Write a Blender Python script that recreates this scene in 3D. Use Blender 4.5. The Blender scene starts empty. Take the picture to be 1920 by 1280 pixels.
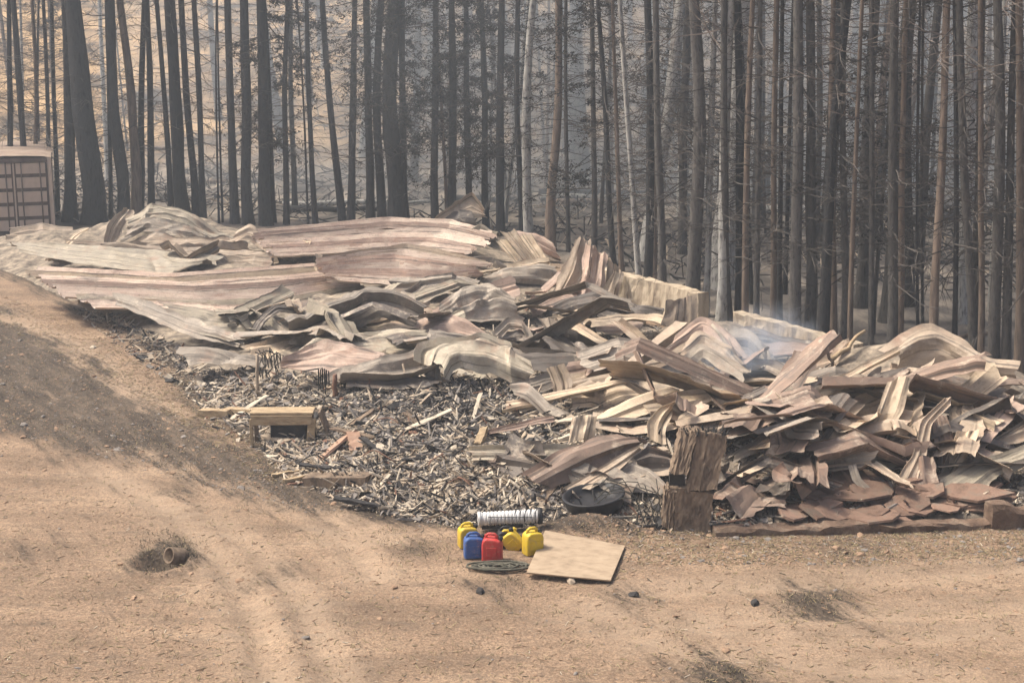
import bpy, math, random
import numpy as np
from mathutils import Vector, Matrix

random.seed(11)
RNG = np.random.default_rng(11)
scene = bpy.context.scene
COL = scene.collection

# ------------------------------------------------------------------ camera
F, YH, CAMH = 2773.0, 20.0, 7.4            # focal length in photo pixels, horizon row, eye height
PITCH = math.atan((640 - YH) / F)
cam_d = bpy.data.cameras.new('camera')
cam = bpy.data.objects.new('camera', cam_d)
COL.objects.link(cam)
cam.location = (0, 0, CAMH)
cam.rotation_euler = (math.pi / 2 - PITCH, 0, 0)
cam_d.sensor_width = 36.0
cam_d.lens = 36.0 * F / 1920.0
cam_d.clip_start, cam_d.clip_end = 0.5, 600
scene.camera = cam

# ------------------------------------------------------------------ light
SUN_EL, SUN_AZ = math.radians(56), math.radians(-78)   # azimuth from +Y, clockwise
sun_dir = Vector((math.sin(SUN_AZ) * math.cos(SUN_EL), math.cos(SUN_AZ) * math.cos(SUN_EL), math.sin(SUN_EL)))
world = bpy.data.worlds.new('World')
scene.world = world
world.use_nodes = True
wt = world.node_tree
sky = wt.nodes.new('ShaderNodeTexSky')
sky.sky_type = 'NISHITA'
sky.sun_disc = False
sky.sun_elevation = SUN_EL
sky.sun_rotation = SUN_AZ
sky.air_density, sky.dust_density, sky.ozone_density = .55, 7.0, .6
bg = wt.nodes['Background']
bg.inputs['Strength'].default_value = 0.15
wt.links.new(sky.outputs[0], bg.inputs['Color'])
sl = bpy.data.lights.new('sun', 'SUN')
sl.energy, sl.angle, sl.color = 2.9, math.radians(11), (1.0, 0.91, 0.77)
so = bpy.data.objects.new('sun', sl)
COL.objects.link(so)
so.rotation_euler = sun_dir.to_track_quat('Z', 'Y').to_euler()
scene.view_settings.view_transform = 'Standard'
scene.view_settings.look = 'None'
scene.view_settings.gamma = 1.0
scene.view_settings.use_curve_mapping = False
scene.view_settings.exposure = 0.70
scene.cycles.max_bounces = 4
scene.cycles.volume_bounces = 1
scene.cycles.caustics_reflective = False
scene.cycles.caustics_refractive = False

# ------------------------------------------------------------------ numeric helpers
def _hash(ix, iy, iz, seed):
    h = (ix * 374761393 + iy * 668265263 + iz * 2147483647 + seed * 974634777) & 0xFFFFFFFF
    h = ((h ^ (h >> 13)) * 1274126177) & 0xFFFFFFFF
    h = h ^ (h >> 16)
    return (h & 0xFFFF) / 65535.0

def vnoise(x, y, z=0.0, seed=0, lin=False):
    """smooth value noise in -1..1, vectorised"""
    x, y, z = np.broadcast_arrays(np.asarray(x, float), np.asarray(y, float), np.asarray(z, float))
    ix, iy, iz = np.floor(x).astype(np.int64), np.floor(y).astype(np.int64), np.floor(z).astype(np.int64)
    fx, fy, fz = x - ix, y - iy, z - iz
    if not lin:
        fx, fy, fz = [t * t * (3 - 2 * t) for t in (fx, fy, fz)]
    r = 0
    for dx in (0, 1):
        for dy in (0, 1):
            for dz in (0, 1):
                w = (fx if dx else 1 - fx) * (fy if dy else 1 - fy) * (fz if dz else 1 - fz)
                r = r + w * _hash(ix + dx, iy + dy, iz + dz, seed)
    return r * 2 - 1

def fbm(x, y, z=0.0, seed=0, octv=3):
    r, a = 0, 1.0
    for k in range(octv):
        r = r + a * vnoise(np.asarray(x) * 2 ** k, np.asarray(y) * 2 ** k, np.asarray(z) * 2 ** k, seed + k * 7)
        a *= 0.5
    return r / 1.75

def sstep(a, b, x):
    t = np.clip((np.asarray(x, float) - a) / (b - a), 0, 1)
    return t * t * (3 - 2 * t)

FWD = np.array([0, math.cos(PITCH), -math.sin(PITCH)])
UP = np.array([0, math.sin(PITCH), math.cos(PITCH)])
RIGHT = np.array([1.0, 0, 0])
CAM = np.array([0, 0, CAMH])

def ray(px, py):
    return FWD + (px - 960) / F * RIGHT + (640 - py) / F * UP

def flat(px, py, h=0.0):
    """photo pixel -> point on the horizontal plane z = h"""
    d = ray(px, py)
    t = (h - CAMH) / d[2]
    return CAM + d * t

def poly_world(pts):
    return np.array([flat(*p)[:2] for p in pts])

def inside_dist(P, x, y):
    """signed distance (positive inside) to polygon P"""
    x, y = np.asarray(x, float), np.asarray(y, float)
    n = len(P)
    dist = np.full(x.shape, 1e9)
    ins = np.zeros(x.shape, bool)
    for i in range(n):
        ax, ay = P[i]
        bx, by = P[(i + 1) % n]
        ex, ey = bx - ax, by - ay
        t = np.clip(((x - ax) * ex + (y - ay) * ey) / (ex * ex + ey * ey + 1e-9), 0, 1)
        dist = np.minimum(dist, (x - ax - t * ex) ** 2 + (y - ay - t * ey) ** 2)
        c = ((ay > y) != (by > y)) & (x < ex * (y - ay) / (by - ay + 1e-12) + ax)
        ins ^= c
    dist = np.sqrt(dist)
    return np.where(ins, dist, -dist)

# footprint of the collapsed building
HEAP = poly_world([(-150, 478), (0, 512), (120, 570), (200, 608), (330, 690), (380, 770), (470, 830), (570, 905), (700, 965), (860, 992),
                   (1100, 1002), (1350, 1005), (1650, 990), (2050, 975), (2150, 800), (1960, 735), (1700, 690),
                   (1550, 668), (1330, 630), (1150, 600), (1080, 540), (980, 485), (760, 455), (430, 455), (200, 455), (0, 452), (-150, 452)])
CHAR = poly_world([(-300, 520), (-60, 560), (60, 640), (170, 700), (260, 765), (340, 800), (430, 845), (560, 900), (690, 955), (560, 950),
                   (430, 915), (330, 885), (190, 850), (60, 810), (-60, 780), (-300, 740)])
BUMPS = [(310, 462, 2.6, 1.5, 1.0), (860, 470, 2.0, 1.5, .6), (1095, 570, 1.2, 1.3, .6), (1330, 690, 1.6, 1.5, .5),
         (1760, 735, 1.7, 1.3, .75), (1250, 830, 1.8, 1.2, .3), (700, 620, 2.2, 1.5, .35), (1560, 850, 3.0, 1.5, .3), (1850, 860, 1.6, 1.0, .4)]
BUMPS = [(flat(a, b)[0], flat(a, b)[1], rx, ry, h) for a, b, rx, ry, h in BUMPS]

RUTS = [poly_world(l) for l in (
    [(-60, 600), (60, 640), (170, 695), (250, 760), (330, 830), (450, 880), (560, 905)],
    [(-60, 690), (100, 740), (200, 800), (280, 850), (420, 900), (560, 940), (720, 1010)],
    [(340, 1010), (420, 1040), (470, 1120), (520, 1280)], [(600, 960), (660, 1020), (700, 1080)],
    [(1150, 1180), (1300, 1225), (1500, 1240), (1800, 1275)], [(1200, 1110), (1500, 1095), (1920, 1060)],
    [(1300, 1165), (1600, 1150), (1950, 1135)], [(380, 960), (480, 1040), (560, 1130), (640, 1290)], [(180, 880), (330, 960), (420, 1060), (480, 1200), (500, 1290)], [(1100, 1150), (1400, 1195), (1700, 1190), (1950, 1170)])]

def line_dist(L, x, y):
    d = np.full(np.shape(x), 1e9)
    for i in range(len(L) - 1):
        ax, ay = L[i]; ex, ey = L[i + 1] - L[i]
        t = np.clip(((x - ax) * ex + (y - ay) * ey) / (ex * ex + ey * ey), 0, 1)
        d = np.minimum(d, (x - ax - t * ex) ** 2 + (y - ay - t * ey) ** 2)
    return np.sqrt(d)

def groundz(x, y, fine=False):
    x, y = np.asarray(x, float), np.asarray(y, float)
    z = 0.05 * vnoise(x * .35, y * .35, 0, 3)
    u = np.maximum(y - 64 + 0.12 * x, 0)
    z = z + 0.30 * u * sstep(0, 25, u) + sstep(58, 75, y) * 1.2 * fbm(x * .08, y * .08, 0, 5)
    # the bank at far left climbs a little away from the track
    if fine:
        for L in RUTS:
            d = line_dist(L, x, y)
            z = z - 0.032 * np.exp(-(d / .17) ** 2) + 0.02 * np.exp(-((d - .34) / .13) ** 2)
        near = 1 - sstep(36, 44, y)
        z = z + near * (0.018 * fbm(x * 1.7, y * 1.7, 0, 9) + 0.012 * fbm(x * 5, y * 5, 0, 13, 2))
        c = sstep(-.3, .5, inside_dist(CHAR, x, y))
        z = z + near * c * 0.05 * fbm(x * 2.6, y * 2.6, 0, 21)
        # low spoil bank in front of the right half
        bx, by = flat(1110, 995)[:2]
        z = z + 0.22 * np.exp(-((x - bx) / .55) ** 2 - ((y - by) / .35) ** 2)
        bx, by = flat(300, 1058)[:2]
        r = np.hypot((x - bx) / .30, (y - by) / .34)
        z = z - 0.13 * np.exp(-r ** 4) + 0.07 * np.exp(-((r - 1.35) / .3) ** 2)
    return z

def mound(x, y):
    d = inside_dist(HEAP, x, y)
    x, y = np.asarray(x, float), np.asarray(y, float)
    m = sstep(0.0, 2.6, d) * (0.42 + 0.16 * vnoise(x * .7, y * .7, 0, 31)) + sstep(0, .5, d) * (.05 + .07 * vnoise(x * 2.3, y * 2.3, 0, 33))
    for bx, by, rx, ry, h in BUMPS:
        m = m + h * np.exp(-((x - bx) / rx) ** 2 - ((y - by) / ry) ** 2)
    return np.maximum(m, 0)

def surf(x, y):
    return groundz(x, y) + mound(x, y)

TS = np.concatenate([np.arange(13, 60, .04), np.arange(60, 160, .3)])

def gp(px, py, off=0.0, only_ground=False):
    """photo pixel -> point where its ray first meets the ground or the heap"""
    d = ray(px, py)
    P = CAM + np.outer(TS / d[1] * 1.0, d)
    z = (groundz(P[:, 0], P[:, 1]) if only_ground else surf(P[:, 0], P[:, 1])) + off
    k = np.argmax(P[:, 2] <= z)
    if P[k, 2] > z[k]:
        k = len(TS) - 1
    return P[k].copy()

def pxm(p):
    """photo pixels per metre at a world point"""
    return F / np.dot(np.asarray(p) - CAM, FWD)

# ------------------------------------------------------------------ materials
def nd(nt, typ, **kw):
    n = nt.nodes.new(typ)
    for k, v in kw.items():
        setattr(n, k, v)
    return n

def new_mat(name, rough=.8, spec=.3, metallic=0.0):
    m = bpy.data.materials.new(name)
    m.use_nodes = True
    b = m.node_tree.nodes['Principled BSDF']
    b.inputs['Roughness'].default_value = rough
    b.inputs['Specular IOR Level'].default_value = spec
    b.inputs['Metallic'].default_value = metallic
    return m, m.node_tree, b

def coords(nt, kind, scale=(1, 1, 1)):
    if kind == 'world':
        src = nd(nt, 'ShaderNodeNewGeometry').outputs['Position']
    elif kind == 'uv':
        src = nd(nt, 'ShaderNodeUVMap').outputs['UV']
    else:
        src = nd(nt, 'ShaderNodeTexCoord').outputs['Object']
    mp = nd(nt, 'ShaderNodeMapping')
    mp.inputs['Scale'].default_value = scale
    nt.links.new(src, mp.inputs['Vector'])
    return mp.outputs[0]

def noise_n(nt, vec, scale, detail=4, rough=.6, dist=0.0):
    n = nd(nt, 'ShaderNodeTexNoise')
    n.inputs['Scale'].default_value = scale
    n.inputs['Detail'].default_value = detail
    n.inputs['Roughness'].default_value = rough
    n.inputs['Distortion'].default_value = dist
    nt.links.new(vec, n.inputs['Vector'])
    return n.outputs['Fac']

def ramp(nt, fac, stops):
    r = nd(nt, 'ShaderNodeValToRGB')
    els = r.color_ramp.elements
    while len(els) < len(stops):
        els.new(0.5)
    for e, (p, c) in zip(els, stops):
        e.position = p
        e.color = (*c, 1) if len(c) == 3 else c
    nt.links.new(fac, r.inputs[0])
    return r.outputs[0]

def mix(nt, fac, a, b, blend='MIX'):
    m = nd(nt, 'ShaderNodeMix', data_type='RGBA', blend_type=blend)
    for sock, v in ((m.inputs[0], fac), (m.inputs[6], a), (m.inputs[7], b)):
        if hasattr(v, 'is_output'):
            nt.links.new(v, sock)
        else:
            sock.default_value = v if not isinstance(v, tuple) else (*v, 1)
    return m.outputs[2]

def mth(nt, op, a, b=0.5):
    m = nd(nt, 'ShaderNodeMath', operation=op)
    for s, v in ((m.inputs[0], a), (m.inputs[1], b)):
        if hasattr(v, 'is_output'):
            nt.links.new(v, s)
        else:
            s.default_value = v
    return m.outputs[0]

def bump(nt, b, h, strength=.4, dist=.02):
    n = nd(nt, 'ShaderNodeBump')
    n.inputs['Strength'].default_value = strength
    n.inputs['Distance'].default_value = dist
    nt.links.new(h, n.inputs['Height'])
    nt.links.new(n.outputs[0], b.inputs['Normal'])

def G(*c):
    return tuple(c)

def simple_mat(name, c1, c2, scale=3.0, rough=.85, kind='world', sc=(1, 1, 1), bs=.4, bd=.02, c3=None, spec=.25, vary=0.0):
    m, nt, b = new_mat(name, rough, spec)
    v = coords(nt, kind, sc)
    f = noise_n(nt, v, scale, 5, .65)
    st = [(.32, c1), (.68, c2)] if c3 is None else [(.28, c1), (.5, c2), (.72, c3)]
    c = ramp(nt, f, st)
    if vary:
        oi = nd(nt, 'ShaderNodeObjectInfo').outputs['Random']
        k = mth(nt, 'ADD', mth(nt, 'MULTIPLY', oi, 2 * vary), 1 - vary)
        cmb = nd(nt, 'ShaderNodeCombineColor')
        for i in range(3):
            nt.links.new(k, cmb.inputs[i])
        c = mix(nt, 1.0, c, cmb.outputs[0], 'MULTIPLY')
    nt.links.new(c, b.inputs['Base Color'])
    bump(nt, b, noise_n(nt, v, scale * 4, 4, .7), bs, bd)
    return m

def metal_mat(name, base, alt, stain, rough=.6):
    """burnt painted roofing: chalky blotches, faint streaks, painted rib shade lines, rust and soot marks"""
    m, nt, b = new_mat(name, rough, .3)
    wv = coords(nt, 'world')
    big = noise_n(nt, wv, 1.7, 6, .7, .6)
    c = ramp(nt, big, [(.40, base), (.58, alt)])
    st = noise_n(nt, coords(nt, 'uv', (1.4, 4.5, 1)), 1.5, 6, .75)
    c = mix(nt, ramp(nt, st, [(.48, (0, 0, 0)), (.70, (.55, .55, .55))]), c, stain)
    pale = noise_n(nt, wv, 2.6, 7, .75, .3)
    c = mix(nt, ramp(nt, pale, [(.54, (0, 0, 0)), (.68, (.7, .7, .7))]), c, (.55, .465, .355))
    rst = noise_n(nt, wv, 1.9, 6, .75)
    c = mix(nt, ramp(nt, rst, [(.54, (0, 0, 0)), (.70, (.6, .6, .6))]), c, (.28, .165, .11))
    # thin dark lines along the sheet, painting the shade of its ribs
    sep = nd(nt, 'ShaderNodeSeparateXYZ'); nt.links.new(coords(nt, 'uv'), sep.inputs[0])
    fr = mth(nt, 'FRACT', mth(nt, 'MULTIPLY', sep.outputs[1], 3.3), 0)
    ln = mth(nt, 'LESS_THAN', fr, .10)
    c = mix(nt, mth(nt, 'MULTIPLY', ln, ramp(nt, noise_n(nt, wv, 1.6, 4, .6), [(.34, (0, 0, 0)), (.58, (.8, .8, .8))])), c, (.085, .072, .06))
    sp = noise_n(nt, wv, 11.0, 7, .8)
    c = mix(nt, ramp(nt, sp, [(.54, (0, 0, 0)), (.70, (.6, .6, .6))]), c, (.13, .105, .085))
    soot = noise_n(nt, wv, .8, 5, .7)
    c = mix(nt, ramp(nt, soot, [(.56, (0, 0, 0)), (.72, (.6, .6, .6))]), c, (.095, .088, .08))
    oi = nd(nt, 'ShaderNodeObjectInfo').outputs['Random']
    k = mth(nt, 'ADD', mth(nt, 'MULTIPLY', oi, .45), .80)
    cmb = nd(nt, 'ShaderNodeCombineColor')
    for i in range(3):
        nt.links.new(k, cmb.inputs[i])
    c = mix(nt, 1.0, c, cmb.outputs[0], 'MULTIPLY')
    nt.links.new(c, b.inputs['Base Color'])
    bump(nt, b, mth(nt, 'ADD', noise_n(nt, wv, 9, 6, .75), mth(nt, 'MULTIPLY', big, .8)), .55, .02)
    return m

METAL = {
    'roof': metal_mat('chalky_roof_metal', G(.62, .53, .43), G(.55, .44, .36), G(.40, .27, .215)),
    'tan': metal_mat('tan_burnt_metal', G(0.388, 0.307, 0.222), G(0.306, 0.243, 0.181), G(0.194, 0.146, 0.107)),
    'pink': metal_mat('pink_burnt_metal', G(0.398, 0.287, 0.222), G(0.337, 0.253, 0.200), G(0.224, 0.150, 0.116)),
    'grey': metal_mat('grey_burnt_metal', G(0.306, 0.263, 0.210), G(0.235, 0.204, 0.167), G(0.143, 0.118, 0.093)),
    'green': metal_mat('greygreen_burnt_metal', G(0.357, 0.311, 0.232), G(0.286, 0.253, 0.195), G(0.184, 0.150, 0.113)),
    'pale': metal_mat('pale_burnt_metal', G(0.551, 0.443, 0.311), G(0.449, 0.360, 0.260), G(0.275, 0.214, 0.158)),
    'dark': metal_mat('dark_burnt_and_shade_metal', G(0.138, 0.116, 0.097), G(0.097, 0.083, 0.071), G(0.056, 0.046, 0.039)),  # blackened metal, also used where a sheet's shade is painted in
    'rust': metal_mat('rusty_burnt_metal', G(0.255, 0.180, 0.135), G(0.204, 0.150, 0.116), G(0.112, 0.078, 0.060)),
}
M = {}
M['ash'] = simple_mat('ash_heap', G(.045, .038, .032), G(.21, .175, .135), 3.5, .95, c3=G(.42, .35, .26), bs=.8, bd=.04)
M['white_ash'] = simple_mat('white_ash', G(.52, .45, .35), G(.37, .32, .25), 4, .95)
M['tan_ash'] = simple_mat('tan_ash', G(.44, .36, .27), G(.29, .235, .175), 4, .95)
M['grey_ash'] = simple_mat('grey_ash', G(.25, .225, .20), G(.14, .127, .115), 4, .95)
M['char'] = simple_mat('charcoal', G(.02, .02, .021), G(.05, .046, .043), 6, .85)
M['rust_bits'] = simple_mat('rust_bits', G(.22, .12, .08), G(.15, .09, .065), 6, .9)
M['concrete'] = simple_mat('scorched_concrete', G(.15, .115, .085), G(.42, .345, .25), 2.2, .9, sc=(2.2, 2.2, .55), c3=G(.55, .47, .35), bs=.7, bd=.04)
M['kerb'] = simple_mat('brown_foundation', G(.075, .052, .038), G(.15, .10, .07), 4, .95, c3=G(.22, .17, .125), bs=.9, bd=.04)
M['timber'] = simple_mat('pale_timber', G(.20, .145, .095), G(.38, .285, .175), 3.5, .85, sc=(1.2, 5, 5), c3=G(.46, .36, .23), bs=.6)
M['old_timber'] = simple_mat('scorched_timber', G(.06, .047, .037), G(.17, .125, .088), 3.4, .9, sc=(2.2, 2.2, 1.1), c3=G(.26, .20, .14), bs=.7)
M['red_timber'] = simple_mat('reddish_board', G(.30, .18, .12), G(.38, .26, .19), 4, .85)
M['slab'] = simple_mat('rusty_flaky_slab', G(.09, .062, .048), G(.21, .135, .098), 3.8, .95, c3=G(.17, .14, .11), bs=.7, bd=.03, vary=.3)
M['plywood'] = simple_mat('plywood', G(.22, .165, .112), G(.34, .262, .18), 2.8, .75, 'obj', (1.5, 2.5, 1), .3, .006, c3=G(.40, .315, .22))
M['plyedge'] = simple_mat('plywood_edge', G(.25, .17, .10), G(.36, .26, .16), 20, .8, 'obj', (1, 1, 12))
def plastic(name, c1, c2):
    m, nt, b = new_mat(name, .5, .35)
    v = coords(nt, 'world')
    c = ramp(nt, noise_n(nt, v, 4, 4, .6), [(.35, c1), (.65, c2)])
    c = mix(nt, ramp(nt, noise_n(nt, v, 14, 6, .75), [(.50, (0, 0, 0)), (.72, (.6, .6, .6))]), c, (.30, .22, .15))
    nt.links.new(c, b.inputs['Base Color'])
    bump(nt, b, noise_n(nt, v, 30, 4, .6), .2, .006)
    return m
M['yellow'] = plastic('yellow_plastic', G(.60, .43, .025), G(.52, .36, .03))
M['blue'] = plastic('blue_plastic', G(.03, .10, .30), G(.035, .085, .25))
M['red'] = plastic('red_plastic', G(.52, .045, .04), G(.45, .04, .035))
M['black'] = simple_mat('black_plastic', G(.012, .012, .014), G(.03, .03, .032), 5, .5, bs=.15)
M['white'] = simple_mat('white_plastic_pipe', G(.66, .66, .64), G(.50, .50, .49), 5, .5, bs=.08)
M['wire'] = simple_mat('dark_wire', G(.03, .035, .03), G(.07, .06, .05), 8, .7)
M['rope'] = simple_mat('dark_green_rope', G(.06, .06, .045), G(.14, .13, .10), 12, .9)
M['bark_char'] = simple_mat('charred_bark', G(.008, .009, .011), G(.042, .041, .041), 2.6, .9, 'obj', (4, 4, .9), 1.0, .05, c3=G(.022, .023, .025), vary=.4)
M['bark_grey'] = simple_mat('grey_scorched_bark', G(.02, .02, .021), G(.105, .097, .088), 2.6, .9, 'obj', (4, 4, .9), 1.0, .05, c3=G(.05, .048, .046), vary=.35)
M['bark_brown'] = simple_mat('scorched_brown_bark', G(.06, .05, .042), G(.17, .13, .10), 2.0, .9, 'obj', (5, 5, .7), .8, .03, c3=G(.25, .19, .145), vary=.3)
M['bark_pale'] = simple_mat('pale_flaking_bark', G(.04, .04, .042), G(.36, .35, .32), 2.6, .9, 'obj', (4, 4, 1.5), .8, .03, c3=G(.44, .43, .40), vary=.15)
M['twig'] = simple_mat('dead_twig', G(.055, .05, .046), G(.12, .105, .09), 4, .9, vary=.35)
M['twig_pale'] = simple_mat('pale_dead_twig', G(.16, .13, .11), G(.24, .20, .17), 4, .9, vary=.3)
M['needle'] = simple_mat('scorched_needles', G(.018, .02, .02), G(.05, .046, .038), 3, .9, vary=.3)
M['cont'] = simple_mat('burnt_container_paint', G(.38, .30, .235), G(.48, .385, .31), 2.2, .85, sc=(1, 1, .6), c3=G(.42, .33, .27))
M['rust_roof'] = simple_mat('burnt_container_roof', G(.20, .145, .11), G(.31, .245, .19), 1.2, .85)
M['cont_dark'] = simple_mat('burnt_container_frame', G(.07, .052, .045), G(.14, .105, .085), 3, .8)
M['clod'] = simple_mat('dirt_clod', G(.20, .13, .085), G(.34, .235, .155), 5, .95)
M['grass'] = simple_mat('dry_grass', G(.20, .16, .085), G(.33, .27, .16), 3, .9)
M['grass_dark'] = simple_mat('burnt_grass', G(.05, .045, .035), G(.12, .10, .07), 3, .9)

def ground_material():
    m, nt, b = new_mat('dirt_and_burnt_forest_floor', .95, .15)
    v = coords(nt, 'world')
    st = coords(nt, 'world', (.45, 1.4, 1))
    a = noise_n(nt, st, .8, 6, .65, .5)
    dirt = ramp(nt, a, [(.30, G(.14, .095, .064)), (.42, G(.235, .160, .105)), (.54, G(.31, .212, .140)), (.68, G(.42, .30, .198))])
    fine = noise_n(nt, v, 16, 6, .8)
    dirt = mix(nt, ramp(nt, fine, [(.38, (.75, .75, .75)), (.56, (0, 0, 0))]), dirt, G(.115, .085, .064))
    fine2 = noise_n(nt, v, 34, 5, .85)
    dirt = mix(nt, ramp(nt, fine2, [(.40, (.7, .7, .7)), (.52, (0, 0, 0))]), dirt, G(.10, .072, .05))
    dirt = mix(nt, ramp(nt, fine2, [(.54, (0, 0, 0)), (.66, (.5, .5, .5))]), dirt, G(.46, .35, .235))
    straw = noise_n(nt, coords(nt, 'world', (3, 9, 1)), 3.5, 5, .8, 1.2)
    dirt = mix(nt, ramp(nt, straw, [(.54, (0, 0, 0)), (.68, (.75, .75, .75))]), dirt, G(.40, .315, .215))
    dk = noise_n(nt, st, 2.2, 5, .7)
    dirt = mix(nt, ramp(nt, dk, [(.54, (0, 0, 0)), (.70, (.7, .7, .7))]), dirt, G(.13, .10, .075))
    # compacted pale wheel tracks
    tr = nd(nt, 'ShaderNodeAttribute', attribute_name='track').outputs['Fac']
    dirt = mix(nt, mth(nt, 'MULTIPLY', tr, ramp(nt, dk, [(.3, (.2, .2, .2)), (.6, (.8, .8, .8))])), dirt, G(.38, .29, .205))
    # charred ground
    ch = nd(nt, 'ShaderNodeAttribute', attribute_name='charred').outputs['Fac']
    mpc = coords(nt, 'world', (.34, 2.4, 1)); mpc.node.vector_type = 'TEXTURE'; mpc.node.inputs['Rotation'].default_value = (0, 0, .59)
    cn = noise_n(nt, mpc, 1.1, 7, .75)
    fac = ramp(nt, mth(nt, 'ADD', mth(nt, 'MULTIPLY', ch, 1.6), mth(nt, 'MULTIPLY', mth(nt, 'ADD', mth(nt, 'SUBTRACT', cn, .5), mth(nt, 'MULTIPLY', mth(nt, 'SUBTRACT', fine, .5), .6)), 3.0)), [(.30, (0, 0, 0)), (.92, (.95, .95, .95))])
    cc = ramp(nt, mth(nt, 'ADD', mth(nt, 'MULTIPLY', fine, .5), mth(nt, 'MULTIPLY', cn, .5)), [(.40, G(.15, .115, .083)), (.50, G(.075, .06, .046)), (.60, G(.028, .023, .019))])
    dirt = mix(nt, fac, dirt, cc)
    # forest floor and hillside
    fo = nd(nt, 'ShaderNodeAttribute', attribute_name='forest').outputs['Fac']
    fn = noise_n(nt, coords(nt, 'world', (.6, .25, .6)), .9, 6, .7, .6)
    fl = ramp(nt, fn, [(.36, G(.05, .046, .042)), (.50, G(.15, .132, .112)), (.66, G(.32, .27, .21))])
    hi = nd(nt, 'ShaderNodeAttribute', attribute_name='hill').outputs['Fac']
    hn = noise_n(nt, coords(nt, 'world', (.3, .3, .9)), .8, 7, .72, .6)
    hill = ramp(nt, hn, [(.38, G(.06, .046, .033)), (.47, G(.24, .165, .095)), (.60, G(.52, .355, .19))])
    hf = mth(nt, 'MULTIPLY', hi, ramp(nt, noise_n(nt, coords(nt, 'world', (.3, .12, .3)), .35, 4, .6), [(.30, (0, 0, 0)), (.44, (1, 1, 1))]))
    fl = mix(nt, hf, fl, hill)
    c = mix(nt, fo, dirt, fl)
    nt.links.new(c, b.inputs['Base Color'])
    h = mth(nt, 'ADD', noise_n(nt, v, 9, 6, .75), mth(nt, 'MULTIPLY', noise_n(nt, v, 40, 3, .7), .4))
    bump(nt, b, h, .9, .035)
    return m
M['ground'] = ground_material()

# ------------------------------------------------------------------ mesh helpers
USED = {}
def mk(name, verts, faces, mats, parent=None, smooth=False, midx=None, loc=None, uv=None, rot=None):
    me = bpy.data.meshes.new(name)
    verts = np.asarray(verts, float)
    if isinstance(faces, np.ndarray):
        nf, k = faces.shape
        me.vertices.add(len(verts)); me.vertices.foreach_set('co', verts.ravel())
        me.loops.add(nf * k); me.loops.foreach_set('vertex_index', faces.astype(np.int32).ravel())
        me.polygons.add(nf)
        me.polygons.foreach_set('loop_start', np.arange(0, nf * k, k, dtype=np.int32))
        me.update(calc_edges=True)
    else:
        me.from_pydata([tuple(v) for v in verts], [], faces)
        me.update()
    for mt in (mats if isinstance(mats, (list, tuple)) else [mats]):
        me.materials.append(M[mt] if isinstance(mt, str) else mt)
    if midx is not None:
        me.polygons.foreach_set('material_index', np.asarray(midx, dtype=np.int32))
    s = np.full(len(me.polygons), bool(smooth)) if isinstance(smooth, bool) else np.asarray(smooth, bool)
    me.polygons.foreach_set('use_smooth', s)
    if uv is not None:
        l = me.uv_layers.new(name='UVMap')
        vi = np.empty(len(me.loops), dtype=np.int32); me.loops.foreach_get('vertex_index', vi)
        l.data.foreach_set('uv', np.asarray(uv, float)[vi].ravel())
    me.validate()
    o = bpy.data.objects.new(name, me)
    COL.objects.link(o)
    if parent is not None:
        o.parent = parent
    if loc is not None:
        o.location = loc
    if rot is not None:
        o.rotation_euler = rot
    return o

def empty(name, loc, rot=(0, 0, 0)):
    o = bpy.data.objects.new(name, None)
    COL.objects.link(o)
    o.location = loc
    o.rotation_euler = rot
    o.empty_display_size = .2
    return o

def tag(o, label=None, cat=None, group=None, kind=None):
    if label: o['label'] = label
    if cat: o['category'] = cat
    if group: o['group'] = group
    if kind: o['kind'] = kind
    return o

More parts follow.
